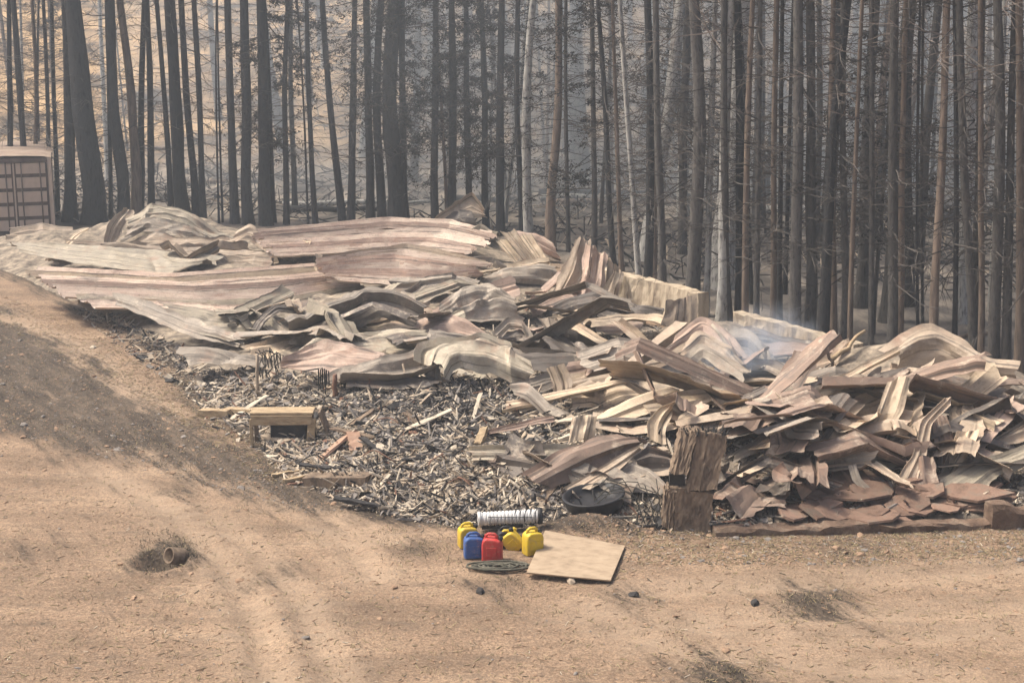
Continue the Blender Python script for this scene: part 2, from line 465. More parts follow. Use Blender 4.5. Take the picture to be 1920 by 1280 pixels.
class MB:
    def __init__(s):
        s.v, s.f = [], []
    def add(s, v, f):
        n = len(s.v)
        s.v += [tuple(p) for p in v]
        s.f += [tuple(i + n for i in q) for q in f]
        return s
    def box(s, c, d, rz=0, rx=0, ry=0, taper=1.0):
        x, y, z = d[0] / 2, d[1] / 2, d[2] / 2
        pts = [(-x, -y, -z), (x, -y, -z), (x, y, -z), (-x, y, -z), (-x * taper, -y * taper, z), (x * taper, -y * taper, z), (x * taper, y * taper, z), (-x * taper, y * taper, z)]
        R = Matrix.Rotation(rz, 3, 'Z') @ Matrix.Rotation(ry, 3, 'Y') @ Matrix.Rotation(rx, 3, 'X')
        return s.add([Vector(c) + R @ Vector(p) for p in pts],
                     [(0, 3, 2, 1), (4, 5, 6, 7), (0, 1, 5, 4), (1, 2, 6, 5), (2, 3, 7, 6), (3, 0, 4, 7)])
    def tube(s, pts, rad, n=6, cap=True):
        pts = [Vector(p) for p in pts]
        if not hasattr(rad, '__len__'):
            rad = [rad] * len(pts)
        base = len(s.v)
        prev = None
        for i, p in enumerate(pts):
            t = (pts[min(i + 1, len(pts) - 1)] - pts[max(i - 1, 0)]).normalized()
            a = t.cross(Vector((0, 0, 1)) if abs(t.z) < .9 else Vector((1, 0, 0))).normalized()
            if prev is not None and a.dot(prev) < 0:
                a = -a
            prev = a
            b = t.cross(a)
            for k in range(n):
                w = 2 * math.pi * k / n
                s.v.append(tuple(p + (a * math.cos(w) + b * math.sin(w)) * rad[i]))
        for i in range(len(pts) - 1):
            for k in range(n):
                k2 = (k + 1) % n
                s.f.append((base + i * n + k, base + i * n + k2, base + (i + 1) * n + k2, base + (i + 1) * n + k))
        if cap:
            s.f.append(tuple(base + k for k in range(n))[::-1])
            e = base + (len(pts) - 1) * n
            s.f.append(tuple(e + k for k in range(n)))
        return s
    def lathe(s, prof, n=20, M4=None):
        base = len(s.v)
        for r, z in prof:
            for k in range(n):
                w = 2 * math.pi * k / n
                p = Vector((r * math.cos(w), r * math.sin(w), z))
                s.v.append(tuple(M4 @ p if M4 else p))
        for i in range(len(prof) - 1):
            for k in range(n):
                k2 = (k + 1) % n
                s.f.append((base + i * n + k, base + i * n + k2, base + (i + 1) * n + k2, base + (i + 1) * n + k))
        return s
    def obj(s, name, mats, parent=None, smooth=False, loc=None, rot=None):
        return mk(name, s.v, s.f, mats, parent, smooth, loc=loc, rot=rot)

def bevel(o, w=.01, seg=2):
    md = o.modifiers.new('bevel', 'BEVEL')
    md.width, md.segments, md.limit_method = w, seg, 'ANGLE'
    return o

# forest edge, as rows of the photograph
EDGE = ([-400, 0, 500, 900, 1100, 1300, 1500, 1700, 1920, 2300], [412, 414, 420, 432, 490, 590, 640, 672, 705, 730])

# ------------------------------------------------------------------ ground sheet
def build_ground():
    xs = np.concatenate([np.arange(-130, -40, 3), np.arange(-40, -18, .7), np.arange(-18, 12, .075), np.arange(12, 40, .7), np.arange(40, 131, 3)])
    ys = np.concatenate([np.arange(-30, 13, 2.5), np.arange(13, 34, .075), np.arange(34, 62, .35), np.arange(62, 151, .9)])
    X, Y = np.meshgrid(xs, ys)
    Z = groundz(X, Y, True)
    nx, ny = len(xs), len(ys)
    i = np.arange(nx * ny).reshape(ny, nx)
    f = np.stack([i[:-1, :-1], i[:-1, 1:], i[1:, 1:], i[1:, :-1]], -1).reshape(-1, 4)
    o = mk('ground', np.stack([X, Y, Z], -1).reshape(-1, 3), f, 'ground', smooth=True)
    x, y = X.ravel(), Y.ravel()
    ch = sstep(-1.3, 1.0, inside_dist(CHAR, x, y) + .8 * fbm(x * .9, y * .9, 0, 77))
    ch = ch * (1 - .35 * np.exp(-(line_dist(RUTS[1], x, y) / .28) ** 2))
    for (a, b, r, k) in ((300, 1048, .5, .9), (1530, 1130, .55, .7), (780, 1030, .4, .45), (1590, 1012, 1.0, .35), (480, 1090, .35, .4), (540, 1060, .35, .4), (1190, 1120, .4, .45), (1360, 1262, .6, .6), (920, 1100, .6, .35), (60, 1030, .8, .3)):
        p = flat(a, b)
        ch = np.maximum(ch, k * np.exp(-((x - p[0]) / r) ** 2 - ((y - p[1]) / (r * 1.3)) ** 2))
    ch = np.maximum(ch, .55 * sstep(-.5, .1, inside_dist(HEAP, x, y)))
    tr = np.zeros_like(x)
    for L in RUTS:
        tr = np.maximum(tr, .7 * np.exp(-(line_dist(L, x, y) / .45) ** 2))
    P = poly_world([(-200, 545), (0, 575), (150, 640), (300, 745), (380, 810), (330, 800), (200, 700), (60, 620), (-200, 570)])
    tr = np.maximum(tr, .9 * sstep(-.4, .3, inside_dist(P, x, y)))
    ep = np.array([flat(a, b)[:2] for a, b in zip(*EDGE)])
    fo = sstep(-4.5, .5, y - np.interp(x, ep[:, 0], ep[:, 1]))
    hi = sstep(0, 9, y - 68)
    me = o.data
    for nm, arr in (('charred', ch), ('track', tr), ('forest', fo), ('hill', hi)):
        a = me.attributes.new(nm, 'FLOAT', 'POINT')
        a.data.foreach_set('value', arr.astype(np.float32))
    tag(o, 'tan dirt yard with wheel tracks, running back to a burnt hillside', kind='structure')
build_ground()

def build_mound():
    st = .14
    x0, y0 = HEAP.min(0) - .3; x1, y1 = HEAP.max(0) + .3
    xs, ys = np.arange(x0, x1, st), np.arange(y0, y1, st)
    X, Y = np.meshgrid(xs, ys)
    d = inside_dist(HEAP, X, Y)
    m = mound(X, Y)
    Z = groundz(X, Y) + m + np.where(d > .1, .05 * fbm(X * 3, Y * 3, 0, 41), 0) - sstep(.35, -.15, d) * .25 - .02
    nx, ny = len(xs), len(ys)
    i = np.arange(nx * ny).reshape(ny, nx)
    f = np.stack([i[:-1, :-1], i[:-1, 1:], i[1:, 1:], i[1:, :-1]], -1).reshape(-1, 4)
    keep = (d.ravel()[f] > -.2).any(1)
    o = mk('ash_bed', np.stack([X, Y, Z], -1).reshape(-1, 3), f[keep], 'ash', smooth=True)
    tag(o, 'grey bed of ash and cinders under the sheet metal', 'ash', kind='stuff')
build_mound()

# ------------------------------------------------------------------ roofing sheets
def catmull(P, n):
    P = np.asarray(P, float)
    if len(P) == 2:
        t = np.linspace(0, 1, n)[:, None]
        return P[0] * (1 - t) + P[1] * t
    Q = np.vstack([2 * P[0] - P[1], P, 2 * P[-1] - P[-2]])
    L = np.concatenate([[0], np.cumsum(np.linalg.norm(np.diff(P, axis=0), axis=1) + 1e-6)])
    s = np.linspace(0, L[-1], n)
    k = np.clip(np.searchsorted(L, s, 'right') - 1, 0, len(P) - 2)
    t = ((s - L[k]) / (L[k + 1] - L[k]))[:, None]
    a, b, c, d = Q[k], Q[k + 1], Q[k + 2], Q[k + 3]
    cr = .5 * (2 * b + (c - a) * t + (2 * a - 5 * b + 4 * c - d) * t ** 2 + (3 * b - a - 3 * c + d) * t ** 3)
    return cr * .2 + (b * (1 - t) + c * t) * .8

def grid_sheet(name, P, mat, thick=.005, uvs=None):
    """P: (nu, nv, 3) surface -> closed thin sheet with its own rim, origin at its foot"""
    nu, nv = P.shape[:2]
    T1 = np.gradient(P, axis=0); T2 = np.gradient(P, axis=1)
    N = np.cross(T1, T2)
    N /= np.linalg.norm(N, axis=2, keepdims=True) + 1e-9
    c = P.reshape(-1, 3)
    org = np.array([c[:, 0].mean(), c[:, 1].mean(), c[:, 2].min()])
    A = c - org
    B = (P - N * thick).reshape(-1, 3) - org
    i = np.arange(nu * nv).reshape(nu, nv)
    q = np.stack([i[:-1, :-1], i[1:, :-1], i[1:, 1:], i[:-1, 1:]], -1).reshape(-1, 4)
    n = nu * nv
    ring = np.concatenate([i[:, 0], i[-1, 1:], i[-2::-1, -1], i[0, -2:0:-1]])
    r2 = np.roll(ring, -1)
    m = len(ring)
    rimv = np.vstack([A[ring], B[ring]])
    k = np.arange(m); k2 = (k + 1) % m
    rimf = np.stack([k, k + m, k2 + m, k2], -1) + 2 * n
    V = np.vstack([A, B, rimv])
    Fc = np.vstack([q, q[:, ::-1] + n, rimf])
    sm = np.concatenate([np.ones(2 * len(q), bool), np.zeros(m, bool)])
    du = np.concatenate([[0], np.cumsum(np.linalg.norm(np.diff(P[:, nv // 2], axis=0), axis=1))])
    dv = np.concatenate([[0], np.cumsum(np.linalg.norm(np.diff(P[nu // 2], axis=0), axis=1))])
    U = np.stack(np.meshgrid(du, dv, indexing='ij'), -1).reshape(-1, 2) + RNG.uniform(0, 30, 2)
    uv = np.vstack([U, U, U[ring], U[ring]])
    o = mk(name, V, Fc, mat, smooth=sm, loc=org, uv=uv)
    o.data.set_sharp_from_angle(angle=math.radians(16))
    return o

def dress(P, ribs, amp, seed, rib_h=.05, freq=1.0, folds=1.0, edge=1.0):
    """ribs along the sheet, dents, sharp folds and torn edges, as displacement of the surface"""
    nu, nv = P.shape[:2]
    r = np.random.default_rng(seed)
    T1 = np.gradient(P, axis=0); T2 = np.gradient(P, axis=1)
    N = np.cross(T1, T2); N /= np.linalg.norm(N, axis=2, keepdims=True) + 1e-9
    N = np.where(N[..., 2:3] < 0, -N, N)
    du = np.concatenate([[0], np.cumsum(np.linalg.norm(np.diff(P[:, nv // 2], axis=0), axis=1))])
    dv = np.concatenate([[0], np.cumsum(np.linalg.norm(np.diff(P[nu // 2], axis=0), axis=1))])
    LU, LV = du[-1], dv[-1]
    U, Vv = np.meshgrid(du, dv, indexing='ij')
    v = np.linspace(0, 1, nv)[None, :]
    D = np.zeros((nu, nv))
    if ribs:
        ph = np.abs(((v * ribs) % 1.0) - .5) * 2
        fade = (.55 + .45 * vnoise(U * .8, Vv * .3, 0, seed + 9)) if edge == 1.0 else 1.15
        D = D + rib_h * np.clip((ph - .60) / .28, 0, 1) * fade
    X, Y, Z = P[..., 0], P[..., 1], P[..., 2]
    n1 = vnoise((X + .4 * Y) * 1.1 * freq, (Y - .4 * X) * 1.1 * freq, Z * 1.5, seed, True)
    n2 = 1 - 2 * np.abs(vnoise((X - .5 * Y) * 2.3 * freq + 7, (Y + .5 * X) * 2.3 * freq, Z * 2, seed + 3, True))
    D = D + amp * (.7 * n1 + .5 * n2)
    if folds > .5:
        kk = int(r.integers(3, 6))
        vs = np.concatenate([[0], np.sort(r.uniform(.12, .88, kk)), [1]])
        h1 = r.normal(0, 1, kk + 2); h2 = r.normal(0, 1, kk + 2)
        t = np.linspace(0, 1, nu)[:, None]
        D = D + min(.12, .11 * LV) * ((1 - t) * np.interp(v[0], vs, h1)[None] + t * np.interp(v[0], vs, h2)[None])
    nfold = int(np.clip((LU * LV) ** .5 * 6.0 * folds, 3, 24))
    for k in range(nfold):
        u0, v0 = r.uniform(0, LU), r.uniform(0, LV)
        a = r.normal(0, .45) if r.random() < .6 else r.uniform(0, math.pi)
        dist = np.abs((U - u0) * math.sin(a) - (Vv - v0) * math.cos(a))
        along = np.abs((U - u0) * math.cos(a) + (Vv - v0) * math.sin(a))
        w = r.uniform(.10, .34) / freq ** .5
        ln = r.uniform(.4, 1.6)
        D = D + r.choice([-1, 1, 1]) * amp * r.uniform(.5, 1.5) * np.maximum(0, 1 - dist / w) * np.exp(-(along / ln) ** 2)
    P = P + N * D[..., None]
    # torn and wavy outline
    t1 = T1 / (np.linalg.norm(T1, axis=2, keepdims=True) + 1e-9)
    t2 = T2 / (np.linalg.norm(T2, axis=2, keepdims=True) + 1e-9)
    eu = np.linspace(-1, 1, nu)[:, None, None]; ev = np.linspace(-1, 1, nv)[None, :, None]
    k1 = min(.10, LU * .06) * (vnoise(dv * 4, seed * .1, 0, seed + 11) + .6 * vnoise(dv * 11, 3, 0, seed + 12))[None, :, None]
    k2 = edge * min(.05, LV * .09) * (vnoise(du * 2.2, seed * .1, 0, seed + 13) + .6 * vnoise(du * 7, 3, 0, seed + 14))[:, None, None]
    return P + t1 * k1 * np.abs(eu) ** 6 + t2 * k2 * np.abs(ev) ** 4

NS = [0]
def unproject(pts, anchor, tilt, side=0.0):
    a = np.array([anchor[0], anchor[1], 0.0]); a /= np.linalg.norm(a)
    s = np.array([a[1], -a[0], 0])
    n = np.array([0, 0, 1.0]) * math.cos(tilt) - a * math.sin(tilt)
    n = n - s * math.tan(side)
    n /= np.linalg.norm(n)
    out = []
    for p in pts:
        d = ray(p[0], p[1])
        t = np.dot(n, anchor - CAM) / np.dot(n, d)
        b = p[2] if len(p) > 2 else 0.0
        q = CAM + d * t
        out.append(q - d / np.linalg.norm(d) * b)     # b > 0: bulges towards the viewer
    return np.array(out)

def S(label, mat, tilt, A, B, ribs=2, amp=.04, arch=0.0, off=.06, strips=1, curl=0.0, name='roof_sheet', cat='metal sheet', group=None, side=0.0, sec='', minz=True):
    """a sheet of roofing between two rails drawn over the photograph, laid on a sloping plane that starts on the heap"""
    NS[0] += 1
    seed = 100 + NS[0] * 17
    allp = list(A) + list(B)
    low = max(allp, key=lambda p: p[1])
    anc = gp(low[0], low[1], off)
    t = math.radians(tilt)
    a3, b3 = unproject(A, anc, t, side), unproject(B, anc, t, side)
    ln = max(np.linalg.norm(np.diff(a3, axis=0), axis=1).sum(), np.linalg.norm(np.diff(b3, axis=0), axis=1).sum())
    nu = int(np.clip(ln / .075, 18, 120))
    wid = max(np.linalg.norm(a3[0] - b3[0]), np.linalg.norm(a3[len(a3) // 2] - b3[len(b3) // 2])) / strips
    ca, cb = catmull(a3, nu), catmull(b3, nu)
    ribs = int(np.clip(round(wid / .26), max(ribs, 2), 8))
    res = []
    for k in range(strips):
        v0, v1 = k / strips, (k + 1) / strips
        if strips > 1:
            ov = .10 / strips
            v0, v1 = v0 - ov * (k > 0), v1 + ov * 1.2
        nv = 7 * ribs + 1
        v = np.linspace(v0, v1, nv)
        P = ca[:, None] * (1 - v)[None, :, None] + cb[:, None] * v[None, :, None]
        if strips > 1:
            # ragged ends and a slight fan between neighbours
            e = RNG.uniform(-.25, .25, 2)
            u = np.linspace(0, 1, nu)[:, None, None]
            P = P + (P[-1:] - P[:1]) / ln * (e[0] * (1 - u) + e[1] * u)
            P[..., 2] += .018 * k * 0 + np.linspace(.035, 0.0, nv)[None, :]
        if arch:
            P[..., 2] += arch * (1 - np.abs(np.linspace(-1, 1, nv)))[None, :] * 1.1
        if curl:
            w = np.linspace(0, 1, nv)[None, :]
            P[..., 2] += curl * w ** 2
        P = dress(P, ribs, amp, seed + k * 3, .036 if strips == 1 else .05, folds=.25 if strips > 1 else 1.0, edge=.35 if strips > 1 else 1.0)
        if minz:
            gz = groundz(P[..., 0], P[..., 1]) + .03
            P[..., 2] = np.maximum(P[..., 2], gz)
        mm = mat if isinstance(mat, str) else mat[k % len(mat)]
        o = grid_sheet(name, P, METAL[mm])
        if strips > 1:
            ordn = ['first', 'second', 'third', 'fourth', 'fifth', 'sixth', 'seventh', 'eighth', 'ninth'][k]
            tag(o, f'{label}, {ordn} strip from its far edge', cat, group or sec)
        else:
            tag(o, label, cat, group or 'large burnt roofing sheets')
        res.append(o)
    return res

# --- left end
S('long flat grey-green strip lying across the left end of the heap', 'green', 5,
  [(15, 455), (120, 458), (240, 468), (330, 476), (420, 486)], [(40, 470), (130, 490), (230, 506), (320, 516), (350, 505)], 2, .03)
S('long tan strip just behind the long grey-green one at the left', 'tan', 6,
  [(120, 452), (240, 462), (360, 468), (520, 480)], [(240, 468), (330, 476), (420, 486), (512, 498)], 2, .04)
S('small pale flap standing left of the crumpled dome', 'pale', 25, [(120, 458), (140, 440), (160, 430)], [(132, 462), (150, 446), (172, 432)], 1, .02)
S('flat tan sheet in front of the shipping container', 'tan', 8, [(20, 432), (70, 424), (130, 428)], [(10, 450), (80, 446), (150, 446)], 1, .04)
S('upright brown flank on the left side of the crumpled dome', 'tan', 62, [(192, 468), (203, 425), (232, 388)], [(216, 468), (234, 428), (252, 398)], 2, .05)
S('crest of the crumpled dome near the container', 'green', 45, [(240, 402), (285, 384), (335, 388), (392, 420), (445, 448)], [(238, 428), (290, 410), (345, 418), (390, 444), (432, 458)], 3, .08)
S('middle fold of the crumpled dome', 'grey', 42, [(240, 422), (290, 404), (345, 412), (392, 440)], [(226, 462), (270, 440), (330, 448), (405, 460)], 3, .09)
S('lower tan lip of the crumpled dome', 'tan', 25, [(220, 456), (290, 436), (350, 448), (450, 454)], [(225, 474), (300, 464), (370, 470), (480, 476)], 2, .08)
S('rounded tan bundle between dome and flat roof', 'tan', 45, [(440, 436), (468, 421), (500, 440), (518, 468)], [(440, 462), (466, 452), (492, 464), (506, 478)], 2, .06)
S('dark sheet lifting beside the rounded tan bundle', 'dark', 35, [(510, 480), (545, 490), (585, 475)], [(520, 496), (550, 500), (590, 495)], 1, .03)
S('buckled pale-pink roof section at the back', ['roof', 'pink', 'roof', 'roof', 'pink', 'roof'], 7,
  [(470, 436), (600, 424), (730, 413), (850, 418), (935, 440)], [(520, 482), (600, 480), (700, 474), (790, 470), (880, 478)], 4, .026, strips=6, off=.35, sec='strips of the back roof section')
S('peaked pink roof section in the middle', ['tan', 'roof', 'pink', 'roof', 'pink', 'roof'], 9,
  [(596, 486), (680, 470), (755, 462), (850, 482), (910, 496)], [(625, 528), (700, 536), (765, 540), (840, 534), (885, 522)], 4, .026, strips=6, off=.2, sec='strips of the middle roof section')
S('wide flat ribbed roof section at the left', ['roof', 'pale', 'roof', 'pink', 'roof', 'roof', 'green', 'roof'], 4,
  [(50, 505), (200, 512), (330, 518), (450, 510), (600, 500), (650, 515)], [(165, 580), (300, 582), (420, 590), (560, 585), (690, 552)], 4, .022, strips=8, off=.12, sec='strips of the left roof section')
S('upturned grey flap between the left and middle roof sections', 'grey', 60, [(592, 478), (598, 500), (604, 520)], [(618, 482), (620, 502), (632, 524)], 1, .04)
S('folded grey strip sticking out over the dirt at the left', 'grey', 18,
  [(214, 553), (262, 564), (340, 594), (420, 624), (462, 642)], [(216, 572), (275, 596), (350, 630), (390, 640), (440, 654)], 1, .02)
S('pale green lip of sheet over rubble at the left corner', 'green', 10, [(150, 570), (190, 566), (230, 572)], [(165, 584), (200, 582), (240, 586)], 1, .03)
S('smooth grey apron below the wide left roof', 'green', 12, [(300, 578), (400, 588), (500, 592), (560, 590)], [(380, 636), (430, 652), (470, 648), (500, 630)], 3, .05)
S('hooped flap painted shade-dark on the apron of the left roof', 'dark', 40, [(452, 645), (478, 602), (508, 573), (552, 570), (585, 585)], [(476, 640), (498, 606), (526, 584), (556, 588), (574, 606)], 1, .03)  # dark metal paints the shade on the flap's underside
S('large swelling grey sheet beside the dark hooped flap', 'grey', 30,
  [(530, 622), (600, 590), (650, 566), (692, 544), (742, 556), (795, 592)], [(545, 648), (620, 628), (684, 606), (712, 596), (750, 602), (785, 612)], 2, .06, arch=.15)
S('long pale ribbon crossing below the swelling grey sheet', 'pale', 14, [(455, 655), (540, 628), (640, 612), (720, 602), (795, 600)], [(480, 676), (560, 652), (650, 632), (730, 622), (800, 622)], 1, .05)
S('grey tongue drooping over rubble at the left', 'grey', 22, [(340, 642), (395, 650), (460, 664), (510, 672)], [(346, 688), (375, 682), (430, 686), (486, 692)], 1, .04)
S('creased grey-green sheet below the pale ribbon', 'green', 20, [(560, 650), (640, 626), (720, 622), (800, 626)], [(600, 680), (680, 664), (740, 660), (810, 652)], 2, .07)
S('pinkish creased sheet above the wire tangle', 'pink', 24, [(530, 676), (590, 648), (640, 646), (730, 672)], [(520, 692), (590, 704), (650, 714), (712, 704)], 2, .06)
S('grey sheet sagging beside the pinkish creased one', 'grey', 22, [(600, 706), (680, 688), (780, 664), (815, 640)], [(640, 722), (730, 724), (800, 714), (838, 694)], 2, .06)
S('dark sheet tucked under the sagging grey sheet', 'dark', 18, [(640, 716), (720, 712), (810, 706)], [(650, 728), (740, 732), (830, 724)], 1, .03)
S('big curled grey sheet with fan-like folds at the centre', 'green', 42,
  [(786, 692), (795, 660), (835, 646), (900, 631), (958, 646), (990, 694)], [(832, 722), (848, 700), (868, 690), (930, 704), (962, 720), (996, 720)], 4, .07, arch=.25)
S('curled inner lip of the fan-folded sheet', 'grey', 55, [(790, 700), (800, 668), (835, 652), (865, 650)], [(832, 716), (822, 690), (836, 672), (858, 666)], 1, .02)
S('pink-grey triangular sheet above the fan-folded one', 'pink', 26, [(778, 602), (826, 588), (872, 602), (938, 642)], [(800, 650), (842, 650), (884, 646), (930, 648)], 2, .05)
S('dark tent of sheet in front of the yellowish panel', 'dark', 40, [(862, 510), (892, 482), (922, 486), (955, 508)], [(864, 518), (896, 512), (930, 516), (950, 520)], 1, .03)
S('bluish grey sheet beside the peaked roof section', 'grey', 22, [(750, 556), (800, 526), (850, 518), (895, 532)], [(770, 566), (812, 556), (860, 552), (905, 556)], 2, .06)
S('domed blue-grey sheet in the middle of the heap', 'grey', 36, [(820, 584), (868, 546), (916, 532), (965, 562)], [(850, 606), (892, 602), (932, 600), (975, 596)], 2, .08)
S('leaning yellowish panel near the top of the heap', ['pale', 'tan', 'pale'], 50, [(925, 452), (968, 502)], [(990, 436), (1030, 498)], 2, .03, strips=3, sec='strips of the yellowish panel')
S('pinkish sheet leaning behind the yellowish panel', 'pink', 55, [(965, 432), (1000, 436), (1040, 462)], [(990, 470), (1020, 480), (1050, 490)], 1, .05)
S('tall peak of bent sheet at the back edge of the heap', 'tan', 58, [(797, 422), (840, 392), (884, 364), (906, 394)], [(812, 432), (852, 420), (880, 414), (910, 412)], 2, .06)
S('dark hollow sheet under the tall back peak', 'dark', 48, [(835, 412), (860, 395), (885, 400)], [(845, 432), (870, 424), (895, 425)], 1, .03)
S('grey-green folds right of the back roof section', 'green', 18, [(790, 462), (850, 440), (900, 432), (940, 446)], [(820, 486), (870, 470), (910, 462), (935, 470)], 3, .08)
S('rolled grey sheet left of the upright crumple', 'grey', 26, [(900, 524), (950, 506), (1000, 502), (1045, 508)], [(908, 546), (958, 536), (1005, 534), (1040, 536)], 2, .06, arch=.2)
S('pale lip running to the upright crumple', 'pale', 14, [(860, 512), (940, 498), (1030, 490)], [(880, 522), (950, 510), (1035, 502)], 1, .03)
S('upright crumpled sheet standing left of the concrete wall', 'tan', 70, [(1076, 452), (1052, 510), (1028, 562)], [(1106, 446), (1098, 510), (1066, 564)], 2, .08)
S('right half of the upright crumple with folded crest', 'pink', 68, [(1098, 452), (1092, 512), (1070, 566)], [(1140, 480), (1136, 530), (1128, 580)], 2, .09)
S('narrow upright strip against the concrete wall end', 'tan', 72, [(1138, 478), (1136, 520), (1132, 560)], [(1168, 512), (1160, 545), (1154, 580)], 1, .05)
S('pointed pale flap in front of the upright crumple', 'pale', 66, [(1150, 508), (1134, 540), (1108, 580)], [(1160, 512), (1150, 560), (1140, 584)], 1, .04)
S('long dark bowed sheet in front of the concrete wall', 'dark', 22, [(1000, 584), (1060, 562), (1130, 556), (1190, 578), (1245, 594)], [(1050, 598), (1100, 594), (1150, 602), (1200, 606), (1240, 606)], 1, .05)
S('pinkish sheet at the foot of the upright crumple', 'pink', 16, [(985, 572), (1030, 556), (1062, 552)], [(1000, 590), (1050, 574), (1090, 562)], 1, .05)
# --- middle
S('hooped grey flap over pale rubble in the middle', 'grey', 46, [(925, 625), (950, 600), (980, 605), (1005, 640)], [(940, 636), (958, 618), (978, 624), (992, 650)], 1, .03)
S('twisted tan strip beside the burnt drum', 'tan', 55, [(1010, 600), (1025, 620), (1008, 652)], [(1046, 596), (1040, 622), (1030, 654)], 1, .04)
S('pale diagonal plank-like strip over the burnt drum', 'pale', 24, [(1036, 594), (1085, 610), (1130, 636), (1182, 664)], [(1046, 606), (1080, 624), (1124, 650), (1160, 668)], 1, .02)
S('flat pinkish sheet reaching to the concrete wall corner', 'pale', 10, [(1090, 600), (1160, 594), (1230, 598), (1285, 612)], [(1110, 614), (1170, 610), (1230, 612), (1275, 620)], 1, .04)
S('diagonal tan strip between drum and wavy ribbons', 'tan', 38, [(1140, 602), (1165, 622), (1205, 655)], [(1165, 600), (1195, 618), (1232, 652)], 1, .03)
for k, (dy, c, nm) in enumerate(((0, 'pink', 'uppermost'), (24, 'tan', 'middle'), (46, 'grey', 'lowest'))):
    S(f'{nm} of the three wavy ribbons rising to the hump by the low wall', c, 26,
      [(1062, 690 + dy), (1150, 668 + dy), (1236, 658 + dy * .8), (1280, 628 + dy), (1312, 602 + dy), (1352, 622 + dy), (1398, 672 + dy * .6)],
      [(1066, 712 + dy), (1160, 690 + dy), (1246, 676 + dy * .8), (1292, 650 + dy), (1318, 626 + dy), (1350, 646 + dy), (1386, 690 + dy * .6)], 1, .03, arch=.08)
S('crumpled golden sheet under the wavy ribbons', 'pale', 32, [(1285, 690), (1330, 660), (1375, 664), (1412, 700)], [(1290, 708), (1330, 700), (1370, 704), (1405, 714)], 3, .09)
S('grey sheet folded over behind the wavy ribbons', 'grey', 34, [(1350, 622), (1400, 618), (1440, 650), (1452, 700)], [(1368, 660), (1405, 660), (1428, 690), (1430, 712)], 2, .06)
S('dark arched sheet in front of the low wall', 'dark', 28, [(1365, 622), (1410, 614), (1460, 632), (1540, 645)], [(1380, 634), (1425, 632), (1470, 645), (1530, 656)], 1, .04)
S('flat pink plate below the low concrete wall', 'pink', 26, [(1432, 648), (1490, 644), (1560, 648)], [(1452, 672), (1500, 670), (1560, 668)], 1, .03)
S('tan plate leaning right of the flat pink plate', 'tan', 30, [(1500, 690), (1560, 664), (1590, 640)], [(1520, 704), (1572, 684), (1600, 660)], 1, .04)
S('long ribbon with a folded end, below the wavy ribbons', 'tan', 20, [(1062, 724), (1150, 706), (1240, 700), (1330, 698)], [(1070, 748), (1160, 738), (1250, 728), (1334, 724)], 2, .05)
S('scooped pale sheet below the folded-end ribbon', 'pale', 18, [(1075, 742), (1150, 726), (1220, 716), (1290, 716)], [(1080, 764), (1150, 752), (1225, 742), (1285, 736)], 1, .05)
S('bright ribbed plank-like sheet in the centre right', 'pale', 26, [(1104, 778), (1165, 748), (1225, 732), (1268, 728)], [(1132, 802), (1182, 788), (1232, 766), (1266, 742)], 2, .02)
S('dark sheet below the low hump at right of centre', 'dark', 20, [(1330, 700), (1370, 694), (1420, 704)], [(1330, 724), (1380, 722), (1415, 722)], 1, .04)
S('pale flat strips right of the curled sheet', 'pale', 10, [(1265, 744), (1330, 740), (1410, 744)], [(1280, 772), (1340, 766), (1400, 768)], 1, .03, strips=2, sec='pair of pale strips')
S('curled-over pale sheet with dark inside', 'pale', 50, [(1268, 752), (1236, 762), (1214, 790), (1214, 822)], [(1262, 764), (1258, 778), (1248, 800), (1248, 830)], 1, .02)
S('sheet painted dark as the shaded inside of a roll next to the pale curl', 'dark', 48, [(1262, 752), (1290, 756), (1312, 775)], [(1250, 812), (1272, 822), (1292, 815)], 1, .03)  # shade inside the curl, painted as a dark sheet
S('brown humped sheet left of the smoking hollow', 'rust', 36, [(1264, 790), (1310, 780), (1360, 800)], [(1275, 815), (1320, 815), (1350, 822)], 1, .05)
S('grey strip sloping down beside the charred rubble', 'grey', 34, [(958, 716), (988, 716), (1030, 758), (1066, 776)], [(966, 738), (992, 752), (1020, 778), (1042, 788)], 1, .03)
S('short upright strip at the edge of the charred rubble', 'tan', 62, [(1022, 690), (1034, 722), (1040, 758)], [(1058, 688), (1072, 722), (1066, 752)], 2, .03)
S('bent pinkish sheet lying low in the charred rubble', 'pink', 22, [(915, 808), (960, 796), (1010, 786), (1040, 782)], [(920, 816), (965, 808), (1015, 800), (1042, 792)], 1, .02)
# --- front
S('long two-tone sheet on edge in the front centre', 'green', 44, [(880, 838), (960, 837), (1080, 838)], [(876, 866), (960, 868), (1060, 880)], 1, .015)
S('big brown wing-shaped sheet in the front centre', 'rust', 40, [(974, 902), (1045, 852), (1115, 826), (1160, 820), (1206, 830)], [(1028, 918), (1085, 894), (1140, 868), (1180, 848), (1206, 834)], 1, .02, arch=.1)
S('narrow tan strip along the big brown wing', 'tan', 44, [(1062, 914), (1140, 870), (1204, 834)], [(1108, 922), (1165, 882), (1205, 842)], 1, .015)
S('grey sheet under the tip of the brown wing', 'grey', 34, [(1150, 892), (1186, 868), (1215, 880), (1250, 915)], [(1140, 916), (1180, 918), (1215, 926), (1240, 930)], 2, .03)
S('dark sheet behind the tip of the brown wing', 'dark', 46, [(1188, 858), (1215, 838), (1250, 848), (1275, 862)], [(1200, 888), (1225, 898), (1245, 892), (1268, 880)], 1, .03)
S('crumpled pale knot of sheet at the front centre', 'pale', 60, [(1072, 786), (1066, 812), (1060, 835)], [(1118, 782), (1114, 806), (1108, 828)], 3, .07)
